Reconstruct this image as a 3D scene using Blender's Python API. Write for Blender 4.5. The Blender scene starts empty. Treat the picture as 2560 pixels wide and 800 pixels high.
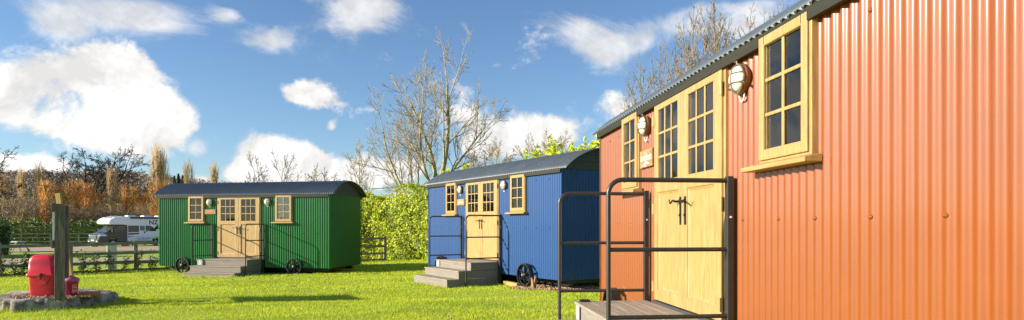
import bpy, math, random
import numpy as np
from mathutils import Vector, Matrix

SC = bpy.context.scene
COL = SC.collection
R = math.radians
EYE = 1.30
F = 1600.0

# ------------------------------------------------------------------ mesh builder
class MB:
    def __init__(s):
        s.v = []; s.f = []; s.sm = []; s.np_v = []; s.np_f = []
    def add(s, vs, fs, smooth=False):
        o = len(s.v)
        s.v.extend([tuple(p) for p in vs])
        for f in fs:
            s.f.append(tuple(i + o for i in f)); s.sm.append(smooth)
    def box(s, x0, x1, y0, y1, z0, z1, M=None):
        vs = [Vector((x, y, z)) for z in (z0, z1) for y in (y0, y1) for x in (x0, x1)]
        if M is not None: vs = [M @ p for p in vs]
        s.add(vs, [(0, 2, 3, 1), (4, 5, 7, 6), (0, 1, 5, 4), (2, 6, 7, 3), (0, 4, 6, 2), (1, 3, 7, 5)])
    def bar(s, p, q, w, h, up=(0, 0, 1)):
        p = Vector(p); q = Vector(q); d = (q - p).normalized(); up = Vector(up)
        sx = d.cross(up)
        if sx.length < 1e-4: sx = d.cross(Vector((1, 0, 0)))
        sx.normalize(); u = sx.cross(d)
        a = [sx * (i * w / 2) + u * (j * h / 2) for i, j in ((-1, -1), (1, -1), (1, 1), (-1, 1))]
        s.add([p + k for k in a] + [q + k for k in a],
              [(0, 1, 2, 3), (7, 6, 5, 4), (0, 4, 5, 1), (1, 5, 6, 2), (2, 6, 7, 3), (3, 7, 4, 0)])
    def tube(s, pts, r, n=8, cap=True):
        pts = [Vector(p) for p in pts]
        rs = r if isinstance(r, (list, tuple)) else [r] * len(pts)
        vs = []; fs = []
        t0 = (pts[1] - pts[0]).normalized()
        ref = Vector((0, 0, 1)) if abs(t0.z) < 0.9 else Vector((1, 0, 0))
        u = t0.cross(ref).normalized()
        for i, p in enumerate(pts):
            t = (pts[min(i + 1, len(pts) - 1)] - pts[max(i - 1, 0)]).normalized()
            u = (u - t * u.dot(t)).normalized(); w = t.cross(u)
            for k in range(n):
                a = 2 * math.pi * k / n
                vs.append(p + (u * math.cos(a) + w * math.sin(a)) * rs[i])
        for i in range(len(pts) - 1):
            for k in range(n):
                k2 = (k + 1) % n
                fs.append((i * n + k, i * n + k2, (i + 1) * n + k2, (i + 1) * n + k))
        s.add(vs, fs, True)
        if cap:
            o = len(vs) - n
            s.add(vs[:n], [tuple(range(n))[::-1]]); s.add(vs[o:], [tuple(range(n))])
    def lathe(s, prof, n=20, M=None, smooth=True):
        vs = []; fs = []
        for r, z in prof:
            for k in range(n):
                a = 2 * math.pi * k / n
                p = Vector((r * math.cos(a), r * math.sin(a), z)); vs.append(M @ p if M is not None else p)
        for i in range(len(prof) - 1):
            for k in range(n):
                k2 = (k + 1) % n
                fs.append((i * n + k, i * n + k2, (i + 1) * n + k2, (i + 1) * n + k))
        s.add(vs, fs, smooth)
    def prism(s, poly, t0, t1, fn):
        """poly: 2D outline; fn(a,b,t)->3D point"""
        n = len(poly)
        vs = [fn(a, b, t0) for a, b in poly] + [fn(a, b, t1) for a, b in poly]
        s.add(vs, [tuple(range(n))[::-1], tuple(range(n, 2 * n))] + [(i, (i + 1) % n, n + (i + 1) % n, n + i) for i in range(n)])
    def grid(s, P, smooth=True):
        P = np.asarray(P, float); a, b = P.shape[:2]
        fs = [(i * b + j, i * b + j + 1, (i + 1) * b + j + 1, (i + 1) * b + j) for i in range(a - 1) for j in range(b - 1)]
        s.add(P.reshape(-1, 3).tolist(), fs, smooth)
    def build(s, name, mat, parent=None, bevel=0):
        me = bpy.data.meshes.new(name)
        me.from_pydata(s.v, [], s.f)
        me.polygons.foreach_set('use_smooth', s.sm)
        if mat is not None: me.materials.append(mat)
        me.validate(); me.update()
        return link(name, me, parent, bevel)

def link(name, me, parent=None, bevel=0):
    o = bpy.data.objects.new(name, me); COL.objects.link(o)
    if parent is not None: o.parent = parent
    if bevel:
        m = o.modifiers.new('bevel', 'BEVEL'); m.width = bevel; m.segments = 2; m.limit_method = 'ANGLE'; m.angle_limit = R(40)
    return o

def np_mesh(name, V, Fc, mat, parent=None, smooth=True):
    """V (n,3); Fc list of (m,k) arrays of faces"""
    me = bpy.data.meshes.new(name)
    V = np.ascontiguousarray(V, dtype=np.float32)
    if not isinstance(Fc, list): Fc = [Fc]
    loops = np.concatenate([f.ravel() for f in Fc]).astype(np.int32)
    tot = np.concatenate([np.full(len(f), f.shape[1], np.int32) for f in Fc])
    st = np.concatenate([[0], np.cumsum(tot)[:-1]]).astype(np.int32)
    me.vertices.add(len(V)); me.vertices.foreach_set('co', V.ravel())
    me.loops.add(len(loops)); me.loops.foreach_set('vertex_index', loops)
    me.polygons.add(len(tot)); me.polygons.foreach_set('loop_start', st); me.polygons.foreach_set('loop_total', tot)
    me.polygons.foreach_set('use_smooth', np.full(len(tot), smooth))
    me.materials.append(mat); me.update(calc_edges=True); me.validate()
    return link(name, me, parent)

def tag(o, label=None, cat=None, group=None, kind=None):
    if label: o['label'] = label
    if cat: o['category'] = cat
    if group: o['group'] = group
    if kind: o['kind'] = kind
    return o

def thing(name, label, cat, loc=(0, 0, 0), rz=0.0, group=None):
    o = bpy.data.objects.new(name, None); COL.objects.link(o)
    o.empty_display_size = 0.2
    o.location = loc; o.rotation_euler = (0, 0, rz)
    return tag(o, label, cat, group)

def dup(root, loc, rz, label=None, scale=None):
    r = root.copy(); COL.objects.link(r); r.location = loc; r.rotation_euler = (0, 0, rz)
    if label: r['label'] = label
    if scale: r.scale = scale
    for ch in list(root.children):
        c = ch.copy(); COL.objects.link(c); c.parent = r
        for g in list(ch.children):
            d = g.copy(); COL.objects.link(d); d.parent = c
    return r

def text_obj(name, body, size, mat, parent, M, thick=0.002, shear=0.0, align='CENTER', sx=1.0, bold=0.0):
    cu = bpy.data.curves.new(name, 'FONT'); cu.body = body; cu.size = size; cu.extrude = thick
    cu.align_x = align; cu.align_y = 'CENTER'; cu.shear = shear; cu.offset = bold; cu.resolution_u = 3
    t = bpy.data.objects.new(name + '_src', cu); COL.objects.link(t)
    bpy.context.view_layer.update()
    me = bpy.data.meshes.new_from_object(t.evaluated_get(bpy.context.evaluated_depsgraph_get()))
    bpy.data.objects.remove(t); bpy.data.curves.remove(cu)
    me.name = name
    me.transform(M @ Matrix.Diagonal((sx, 1, 1, 1)))
    me.materials.clear(); me.materials.append(mat)
    return link(name, me, parent)

# ------------------------------------------------------------------ materials
MATS = {}
def mat(name, col, rough=0.6, metal=0.0, var=0.0, vscale=6.0, stretch=(1, 1, 1), bump=0.0, bscale=40.0, coat=0.0, spec=0.5,
        island=0.0, col2=None, hue=0.0, trans=0.0, coord='Object', detail=4.0, coatr=0.15):
    m = bpy.data.materials.new(name); m.use_nodes = True
    nt = m.node_tree; N = nt.nodes; L = nt.links
    b = N['Principled BSDF']
    b.inputs['Roughness'].default_value = rough; b.inputs['Metallic'].default_value = metal
    b.inputs['Coat Weight'].default_value = coat; b.inputs['Coat Roughness'].default_value = coatr
    b.inputs['Specular IOR Level'].default_value = spec
    col = tuple(col) + (1,); c2 = tuple(col2) + (1,) if col2 else None
    src = None
    if var or c2 or bump:
        tc = N.new('ShaderNodeTexCoord'); mp = N.new('ShaderNodeMapping'); mp.inputs['Scale'].default_value = stretch
        L.new(tc.outputs[coord], mp.inputs[0])
        nz = N.new('ShaderNodeTexNoise'); nz.inputs['Scale'].default_value = vscale; nz.inputs['Detail'].default_value = detail
        nz.inputs['Roughness'].default_value = 0.65
        L.new(mp.outputs[0], nz.inputs['Vector'])
        if c2:
            rp = N.new('ShaderNodeValToRGB'); rp.color_ramp.elements[0].position = 0.34; rp.color_ramp.elements[1].position = 0.66
            rp.color_ramp.elements[0].color = col; rp.color_ramp.elements[1].color = c2
            L.new(nz.outputs[0], rp.inputs[0]); src = rp.outputs[0]
        if var:
            hv = N.new('ShaderNodeHueSaturation'); hv.inputs['Color'].default_value = col
            if src: L.new(src, hv.inputs['Color'])
            mr = N.new('ShaderNodeMapRange'); mr.inputs['From Min'].default_value = 0.25; mr.inputs['From Max'].default_value = 0.75
            mr.inputs['To Min'].default_value = 1 - var; mr.inputs['To Max'].default_value = 1 + var
            L.new(nz.outputs[0], mr.inputs[0]); L.new(mr.outputs[0], hv.inputs['Value']); src = hv.outputs[0]
        if bump:
            n2 = N.new('ShaderNodeTexNoise'); n2.inputs['Scale'].default_value = bscale; n2.inputs['Detail'].default_value = 5
            L.new(mp.outputs[0], n2.inputs['Vector'])
            bp = N.new('ShaderNodeBump'); bp.inputs['Strength'].default_value = bump; bp.inputs['Distance'].default_value = 0.01
            L.new(n2.outputs[0], bp.inputs['Height']); L.new(bp.outputs[0], b.inputs['Normal'])
    if island or hue:
        g = N.new('ShaderNodeNewGeometry'); hv = N.new('ShaderNodeHueSaturation'); hv.inputs['Color'].default_value = col
        if src: L.new(src, hv.inputs['Color'])
        mr = N.new('ShaderNodeMapRange'); mr.inputs['To Min'].default_value = 1 - island; mr.inputs['To Max'].default_value = 1 + island
        L.new(g.outputs['Random Per Island'], mr.inputs[0]); L.new(mr.outputs[0], hv.inputs['Value'])
        if hue:
            wn = N.new('ShaderNodeTexWhiteNoise'); wn.noise_dimensions = '1D'
            L.new(g.outputs['Random Per Island'], wn.inputs['W'])
            m2 = N.new('ShaderNodeMapRange'); m2.inputs['To Min'].default_value = 0.5 - hue; m2.inputs['To Max'].default_value = 0.5 + hue
            L.new(wn.outputs[0], m2.inputs[0]); L.new(m2.outputs[0], hv.inputs['Hue'])
        src = hv.outputs[0]
    if src: L.new(src, b.inputs['Base Color'])
    else: b.inputs['Base Color'].default_value = col
    if trans:
        tr = N.new('ShaderNodeBsdfTranslucent'); mx = N.new('ShaderNodeMixShader'); mx.inputs[0].default_value = trans
        if src: L.new(src, tr.inputs[0])
        else: tr.inputs[0].default_value = col
        L.new(b.outputs[0], mx.inputs[1]); L.new(tr.outputs[0], mx.inputs[2])
        L.new(mx.outputs[0], N['Material Output'].inputs[0])
    MATS[name] = m
    return m

def glass_mat(name, tint, ior=1.8):
    m = bpy.data.materials.new(name); m.use_nodes = True
    nt = m.node_tree; N = nt.nodes; L = nt.links
    N.remove(N['Principled BSDF'])
    g = N.new('ShaderNodeBsdfGlossy'); g.inputs['Roughness'].default_value = 0.01
    t = N.new('ShaderNodeBsdfTransparent'); t.inputs[0].default_value = tuple(tint) + (1,)
    f = N.new('ShaderNodeFresnel'); f.inputs[0].default_value = ior
    nz = N.new('ShaderNodeTexNoise'); nz.inputs['Scale'].default_value = 2.5
    bp = N.new('ShaderNodeBump'); bp.inputs['Strength'].default_value = 0.012; bp.inputs['Distance'].default_value = 0.02
    tc = N.new('ShaderNodeTexCoord'); L.new(tc.outputs['Object'], nz.inputs['Vector'])
    L.new(nz.outputs[0], bp.inputs['Height']); L.new(bp.outputs[0], g.inputs['Normal'])
    mx = N.new('ShaderNodeMixShader')
    L.new(f.outputs[0], mx.inputs[0]); L.new(t.outputs[0], mx.inputs[1]); L.new(g.outputs[0], mx.inputs[2])
    L.new(mx.outputs[0], N['Material Output'].inputs[0])
    return m

M_ROOF = mat('roof_sheet', (0.085, 0.105, 0.125), 0.45, 0.0, var=0.2, vscale=3, coat=0.08)
M_GABLE = mat('gable_plank', (0.045, 0.048, 0.05), 0.7, var=0.3, vscale=5, stretch=(1, 1, 6), bump=0.2)
M_FASCIA = mat('fascia_board', (0.020, 0.019, 0.011), 0.75, var=0.35, vscale=4, stretch=(.3, 1, 8), bump=0.25)
M_PINE = mat('pine_varnish', (0.385, 0.240, 0.085), 0.42, var=0.20, vscale=6, stretch=(6, 6, .7), col2=(0.44, 0.290, 0.112), bump=0.10, coat=0.15, detail=7)
M_PINE_H = mat('pine_varnish_across', (0.385, 0.240, 0.085), 0.42, var=0.13, vscale=5, stretch=(.6, 5, 5), col2=(0.44, 0.290, 0.112), bump=0.10, coat=0.15, detail=6)
M_BLACK = mat('black_iron', (0.013, 0.013, 0.014), 0.45, var=0.3, vscale=9, spec=0.5)
M_STEEL = mat('handrail_steel', (0.030, 0.029, 0.029), 0.38, var=0.25, vscale=12, spec=0.6)
M_DECK = mat('composite_decking', (0.25, 0.21, 0.165), 0.75, var=0.22, vscale=6, stretch=(.5, 6, 6), col2=(0.30, 0.255, 0.20), bump=0.3)
M_DECK_S = mat('decking_side', (0.22, 0.195, 0.16), 0.8, var=0.25, vscale=6, stretch=(.5, 3, 6), bump=0.3)
M_GLASS = glass_mat('window_glass', (0.82, 0.84, 0.84))
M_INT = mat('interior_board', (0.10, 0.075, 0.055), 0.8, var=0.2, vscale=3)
M_CURT = mat('curtain_cloth', (0.42, 0.34, 0.28), 0.9, var=0.2, vscale=8, stretch=(6, 6, .5))
M_LAMPW = mat('opal_glass', (0.80, 0.78, 0.70), 0.25, coat=0.3)
M_BRASS = mat('aged_brass', (0.30, 0.25, 0.16), 0.42, 0.7, var=0.3, vscale=20)
M_LAMPB = mat('lamp_wood_base', (0.26, 0.13, 0.06), 0.6, var=0.2)
M_WHITE = mat('white_plastic', (0.78, 0.78, 0.76), 0.4, var=0.05)
M_PLATE = mat('number_plate_grey', (0.30, 0.31, 0.32), 0.5, var=0.15, vscale=12)
M_SIGNW = mat('sign_timber', (0.26, 0.145, 0.06), 0.7, var=0.3, vscale=4, stretch=(1, 1, 9), col2=(0.36, 0.22, 0.10), bump=0.2)
M_MINT = mat('mint_paint', (0.45, 0.78, 0.66), 0.6)
M_CREAM = mat('cream_paint', (0.78, 0.78, 0.72), 0.6)
M_CORAL = mat('coral_paint', (0.72, 0.18, 0.10), 0.6)

# ------------------------------------------------------------------ terrain
def sstep(a, b, x):
    t = np.clip((x - a) / (b - a), 0, 1); return t * t * (3 - 2 * t)
def vnoise(x, y, seed=0):
    xi = np.floor(x); yi = np.floor(y); fx = x - xi; fy = y - yi
    fx = fx * fx * (3 - 2 * fx); fy = fy * fy * (3 - 2 * fy)
    def h(a, b):
        v = np.sin(a * 127.1 + b * 311.7 + seed * 74.7) * 43758.5453
        return v - np.floor(v)
    return (h(xi, yi) * (1 - fx) + h(xi + 1, yi) * fx) * (1 - fy) + (h(xi, yi + 1) * (1 - fx) + h(xi + 1, yi + 1) * fx) * fy
def ground(x, y):
    x = np.asarray(x, float); y = np.asarray(y, float)
    p = 0.037 + 0.014 * np.clip(x, -22, 12) - 0.003 * np.clip(y, -10, 30)
    p = p + 0.05 * np.exp(-((x - 1.5) ** 2 + (y - 5.5) ** 2) / 9)
    w = sstep(24, 46, y)
    far = -0.48 + 0 * x
    z = p * (1 - w) + far * w
    z = z + 0.070 * np.clip(y - 76, 0, 70) + 0.0 * x
    q = x / np.maximum(y, 1)
    hf = 1 - 0.45 * sstep(-0.62, -0.42, q) - 0.35 * sstep(-0.4, 0.1, q)
    z = z + hf * 13.5 * sstep(150, 300, y)
    near = np.exp(-((x + 2) ** 2 + (y - 12) ** 2) / 260)
    z = z + near * 0.045 * (vnoise(x * 0.55, y * 1.1, 1) - 0.5) + near * 0.02 * (vnoise(x * 2.1, y * 2.6, 2) - 0.5)
    return z
def gz(x, y): return float(ground(x, y))

def from_px(px, y): return (px - 1280) / F * y
# ------------------------------------------------------------------ sun and sky
SUN_T = Vector((2.4, 0.62, -0.86)).normalized()      # the way the light travels
sd = -SUN_T
SUN_EL = math.asin(sd.z); SUN_AZ = math.atan2(sd.x, sd.y)
sl = bpy.data.lights.new('sun', 'SUN'); sl.energy = 5.0; sl.angle = R(0.5); sl.color = (1.0, 0.90, 0.74)
so = bpy.data.objects.new('sun', sl); COL.objects.link(so)
so.rotation_euler = SUN_T.to_track_quat('-Z', 'Y').to_euler()

W = bpy.data.worlds.new('World'); SC.world = W; W.use_nodes = True
def build_world():
    nt = W.node_tree; N = nt.nodes; L = nt.links
    bg = N['Background']
    sky = N.new('ShaderNodeTexSky'); sky.sky_type = 'NISHITA'; sky.sun_disc = False
    sky.sun_elevation = SUN_EL; sky.sun_rotation = SUN_AZ % (2 * math.pi)
    sky.air_density = 1.0; sky.dust_density = 0.25; sky.ozone_density = 3.0
    tint = N.new('ShaderNodeMix'); tint.data_type = 'RGBA'; tint.blend_type = 'MULTIPLY'; tint.inputs[0].default_value = 1.0
    L.new(sky.outputs[0], tint.inputs[6]); tint.inputs[7].default_value = (0.88, 0.96, 1.06, 1)
    L.new(tint.outputs[2], bg.inputs[0]); bg.inputs[1].default_value = SKY_STRENGTH
    tc = N.new('ShaderNodeTexCoord'); D = tc.outputs['Generated']
    def val(x):
        return x
    def math_(op, a, b=None, clamp=False):
        n = N.new('ShaderNodeMath'); n.operation = op; n.use_clamp = clamp
        for i, q in enumerate((a, b)):
            if q is None: continue
            if isinstance(q, (int, float)): n.inputs[i].default_value = q
            else: L.new(q, n.inputs[i])
        return n.outputs[0]
    def dotc(v):
        n = N.new('ShaderNodeVectorMath'); n.operation = 'DOT_PRODUCT'; L.new(D, n.inputs[0]); n.inputs[1].default_value = v
        return n.outputs['Value']
    def noise(scale, detail, rough, off=(0, 0, 0), zs=1.0, dist=0.0):
        mp = N.new('ShaderNodeMapping'); mp.inputs['Location'].default_value = off; mp.inputs['Scale'].default_value = (1, 1, zs)
        L.new(D, mp.inputs[0])
        n = N.new('ShaderNodeTexNoise'); n.inputs['Scale'].default_value = scale; n.inputs['Detail'].default_value = detail
        n.inputs['Roughness'].default_value = rough; n.inputs['Distortion'].default_value = dist
        L.new(mp.outputs[0], n.inputs['Vector']); return n.outputs[0]
    def blob(px, py, w, h):
        d = Vector(((px - 1280) / F, 1, (566 - py) / F)); k = d.length; d.normalize()
        r = Vector((d.y, -d.x, 0)).normalized(); u = r.cross(d)
        if u.z < 0: u = -u
        # tangent sizes of the cloud seen from the ground
        ww = w / F * (0.5) / (1 + ((px - 1280) / F) ** 2); hh = h / F * 0.5 / math.sqrt(1 + ((px - 1280) / F) ** 2)
        a = math_('MULTIPLY', dotc(r), 1 / ww); b = math_('MULTIPLY', dotc(u - 0 * d), 1 / hh)
        # shift so the centre is zero
        a = math_('ADD', a, -r.dot(d) / ww)
        s2 = math_('ADD', math_('MULTIPLY', a, a), math_('MULTIPLY', b, b))
        m = math_('EXPONENT', math_('MULTIPLY', s2, -1.25))
        front = math_('GREATER_THAN', dotc(d), 0.2)
        return math_('MULTIPLY', m, front)
    def field(blobs):
        o = None
        for b in blobs:
            m = blob(*b); o = m if o is None else math_('ADD', o, m)
        return math_('MINIMUM', o, 1.25)
    # heaped clouds (centre x, centre y, width, height seen in the sky)
    heaps = [(230, 215, 330, 230), (110, 250, 330, 170), (330, 255, 290, 190), (400, 300, 220, 120), (235, 325, 320, 120), (30, 235, 150, 130), (300, 180, 180, 120),
             (690, 425, 210, 160), (660, 380, 130, 100), (760, 400, 110, 110), (830, 425, 190, 110), (600, 440, 120, 80), (950, 435, 180, 90), (1010, 420, 120, 60),
             (1290, 330, 240, 110), (1380, 345, 200, 80), (1230, 365, 140, 80), (800, 250, 200, 80), (760, 230, 110, 60), (828, 315, 46, 44), (40, 410, 190, 70), (120, 415, 120, 40), (505, 450, 60, 40),
             (1545, 265, 110, 80), (1590, 320, 100, 90),
             (-300, 300, 520, 260), (-700, 200, 400, 200), (2300, 250, 500, 200), (3000, 350, 500, 160)]
    wisps = [(250, 30, 330, 120), (370, 45, 230, 100), (150, 70, 170, 100), (890, 40, 170, 120), (950, 10, 160, 70), (690, 105, 150, 90), (1450, 85, 170, 110), (1700, 60, 320, 80), (1580, 110, 190, 60), (1790, 30, 240, 90), (1530, 150, 150, 90),
             (570, 40, 100, 40), (490, 370, 70, 50), (1860, 60, 200, 80)]
    n1 = noise(5.5, 8, 0.62, (3.1, 1.7, 0.4), 1.25, 0.35)
    n1b = noise(5.5, 8, 0.62, (3.1 - 0.012, 1.7, 0.4 + 0.022), 1.25, 0.35)
    n2 = noise(4.6, 9, 0.68, (7.3, 0.2, 5.1), 1.6, 0.9)
    n3 = noise(19.0, 7, 0.62, (1.3, 4.2, 2.1), 1.2, 0.3)
    fh = field(heaps); fw = field(wisps)
    dn = math_('ADD', math_('MULTIPLY', math_('SUBTRACT', n1, 0.5), 1.9), math_('MULTIPLY', math_('SUBTRACT', n3, 0.5), 1.15))
    Fh = math_('ADD', math_('ADD', math_('MULTIPLY', fh, 0.72), dn), -0.36)
    def smooth(x, a, b):
        m = N.new('ShaderNodeMapRange'); m.interpolation_type = 'SMOOTHSTEP'
        m.inputs['From Min'].default_value = a; m.inputs['From Max'].default_value = b
        L.new(x, m.inputs[0]); return m.outputs[0]
    ah = smooth(Fh, -0.14, 0.24)
    dw = math_('ADD', math_('MULTIPLY', math_('SUBTRACT', n2, 0.5), 2.8), math_('MULTIPLY', math_('SUBTRACT', n3, 0.5), 0.5))
    Fw = math_('ADD', math_('ADD', math_('MULTIPLY', fw, 0.72), dw), -0.42)
    aw = math_('MULTIPLY', smooth(Fw, -0.20, 0.70), 0.80)
    al = math_('MAXIMUM', ah, aw)
    # a sea of air near the horizon: thin pale veil
    ez = dotc((0, 0, 1))
    # relief of the heaps: density towards the sun against density here
    rel = math_('SUBTRACT', n1, n1b)
    core = smooth(Fh, -0.1, 0.5)
    lum = math_('ADD', math_('ADD', 0.91, math_('MULTIPLY', rel, 1.9)), math_('MULTIPLY', core, 0.08))
    lum = math_('MINIMUM', math_('MAXIMUM', lum, 0.80), 1.06)
    cc = N.new('ShaderNodeCombineColor')
    L.new(lum, cc.inputs[0]); L.new(math_('MULTIPLY', lum, 0.985), cc.inputs[1]); L.new(math_('MULTIPLY', lum, 0.965), cc.inputs[2])
    bc = N.new('ShaderNodeBackground'); L.new(cc.outputs[0], bc.inputs[0]); bc.inputs[1].default_value = CLOUD_STRENGTH
    mx = N.new('ShaderNodeMixShader'); L.new(al, mx.inputs[0]); L.new(bg.outputs[0], mx.inputs[1]); L.new(bc.outputs[0], mx.inputs[2])
    L.new(mx.outputs[0], N['World Output'].inputs[0])
SKY_STRENGTH = 0.082; CLOUD_STRENGTH = 0.53
build_world()
W.cycles.sampling_method = 'MANUAL'; W.cycles.sample_map_resolution = 512

# ------------------------------------------------------------------ camera
cd = bpy.data.cameras.new('camera'); cd.sensor_width = 36; cd.lens = 36 * F / 2560; cd.shift_y = 166 / 2560
cd.clip_start = 0.05; cd.clip_end = 3000
co = bpy.data.objects.new('camera', cd); COL.objects.link(co)
co.location = (0, 0, EYE); co.rotation_euler = (R(90), 0, 0); SC.camera = co
vs = SC.view_settings; vs.view_transform = 'Standard'; vs.look = 'None'; vs.gamma = 1; vs.exposure = 0.95; vs.use_curve_mapping = False
SC.cycles.use_denoising = True
SC.cycles.max_bounces = 8; SC.cycles.transparent_max_bounces = 12
SC.cycles.sample_clamp_indirect = 6

# ------------------------------------------------------------------ ground
def ground_material():
    m = bpy.data.materials.new('lawn_and_field'); m.use_nodes = True
    nt = m.node_tree; N = nt.nodes; L = nt.links; b = N['Principled BSDF']; b.inputs['Roughness'].default_value = 0.9
    tc = N.new('ShaderNodeTexCoord')
    def nz(s, d, sx=(1, 1, 1)):
        mp = N.new('ShaderNodeMapping'); mp.inputs['Scale'].default_value = sx; L.new(tc.outputs['Object'], mp.inputs[0])
        n = N.new('ShaderNodeTexNoise'); n.inputs['Scale'].default_value = s; n.inputs['Detail'].default_value = d; n.inputs['Roughness'].default_value = 0.7
        L.new(mp.outputs[0], n.inputs['Vector']); return n.outputs[0]
    r = N.new('ShaderNodeValToRGB'); e = r.color_ramp.elements
    e[0].position = 0.3; e[0].color = (0.25, 0.34, 0.014, 1); e[1].position = 0.68; e[1].color = (0.38, 0.46, 0.024, 1)
    L.new(nz(0.55, 8), r.inputs[0])
    hv = N.new('ShaderNodeHueSaturation'); L.new(r.outputs[0], hv.inputs['Color'])
    mr = N.new('ShaderNodeMapRange'); mr.inputs['From Min'].default_value = .3; mr.inputs['From Max'].default_value = .7; mr.inputs['To Min'].default_value = .65; mr.inputs['To Max'].default_value = 1.3
    L.new(nz(30, 4), mr.inputs[0]); L.new(mr.outputs[0], hv.inputs['Value']); L.new(hv.outputs[0], b.inputs['Base Color'])
    bp = N.new('ShaderNodeBump'); bp.inputs['Strength'].default_value = .6; bp.inputs['Distance'].default_value = 0.04
    L.new(nz(22, 6), bp.inputs['Height']); L.new(bp.outputs[0], b.inputs['Normal'])
    return m
M_GROUND = ground_material()
def axis_steps(lo, hi, a, b, fine, grow):
    mid = list(np.arange(a, b + 1e-6, fine))
    s = fine; x = b
    while x < hi: s *= grow; x += s; mid.append(x)
    s = fine; x = a; left = []
    while x > lo: s *= grow; x -= s; left.append(x)
    return np.array(left[::-1] + mid)
gx = axis_steps(-900, 900, -22, 12, 0.28, 1.09); gy = axis_steps(-700, 900, 3, 30, 0.28, 1.07)
GX, GY = np.meshgrid(gx, gy, indexing='ij')
GV = np.stack([GX, GY, ground(GX, GY)], -1)
na, nb = GX.shape
ii, jj = np.meshgrid(np.arange(na - 1), np.arange(nb - 1), indexing='ij')
k = (ii * nb + jj).ravel()
g = np_mesh('ground', GV.reshape(-1, 3), np.stack([k, k + nb, k + nb + 1, k + 1], 1), M_GROUND)
tag(g, kind='structure')

M_GRAVEL = mat('gravel', (0.36, 0.265, 0.165), 0.95, var=0.35, vscale=14, bump=0.6, bscale=30, col2=(0.43, 0.33, 0.22))
def strip(name, pts, mat_, lift, nx=60, ny=10):
    """pts: list of (x, y_near, y_far)"""
    xs = np.linspace(pts[0][0], pts[-1][0], nx)
    yn = np.interp(xs, [p[0] for p in pts], [p[1] for p in pts]); yf = np.interp(xs, [p[0] for p in pts], [p[2] for p in pts])
    t = np.linspace(0, 1, ny)
    X = np.repeat(xs[:, None], ny, 1); Y = yn[:, None] + (yf - yn)[:, None] * t[None]
    Y = Y + (vnoise(X * 0.9, Y * 0.9, 5) - .5) * 0.8
    mb = MB(); mb.grid(np.stack([X, Y, ground(X, Y) + lift], -1)); 
    return tag(mb.build(name, mat_), kind='structure')
strip('gravel_track', [(-60, 24.5, 31), (-22, 26.5, 33), (-14, 27.5, 35.5), (10, 31, 39)], M_GRAVEL, 0.02)
strip('gravel_pitch', [(-70, 41, 50), (-36, 44, 57), (-24, 47, 60), (0, 52, 62)], M_GRAVEL, 0.03)
# ------------------------------------------------------------------ shepherd huts
HL, HW, HH, ZB = 5.95, 2.15, 2.20, 0.20          # length, width, wall height, clearance
PITCH, AMP = 0.076, 0.0100
WINS = [(1.10, 1.68), (4.17, 4.75)]
DOOR = (2.17, 3.65, 0.29, 2.18)

def wall_paint(name, col, rough, coat):
    return mat(name, col, rough, var=0.07, vscale=2.2, coat=coat, bump=0.035, bscale=160, coatr=.115, spec=.25)

def corr(mb, u0, u1, z0, z1, fn, n=12):
    """fn(u, offset, z): corrugated sheet whose waves run along u"""
    k = max(2, int(math.ceil((u1 - u0) / PITCH * n)))
    us = np.linspace(u0, u1, k + 1)
    of = AMP * np.sin(us / PITCH * 2 * np.pi) + .0016 * (np.floor((us + .3 * PITCH) / (10 * PITCH)) % 2)   # alternate sheets lap
    P = [[fn(u, o, z) for z in (z0, z1)] for u, o in zip(us, of)]
    mb.grid(P)

def ring(mb, x0, x1, z0, z1, y0, y1, wx, wt, wb):
    """a rectangular frame in the wall plane, butted members"""
    mb.box(x0, x0 + wx, y0, y1, z0, z1); mb.box(x1 - wx, x1, y0, y1, z0, z1)
    mb.box(x0 + wx, x1 - wx, y0, y1, z1 - wt, z1); mb.box(x0 + wx, x1 - wx, y0, y1, z0, z0 + wb)

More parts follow.
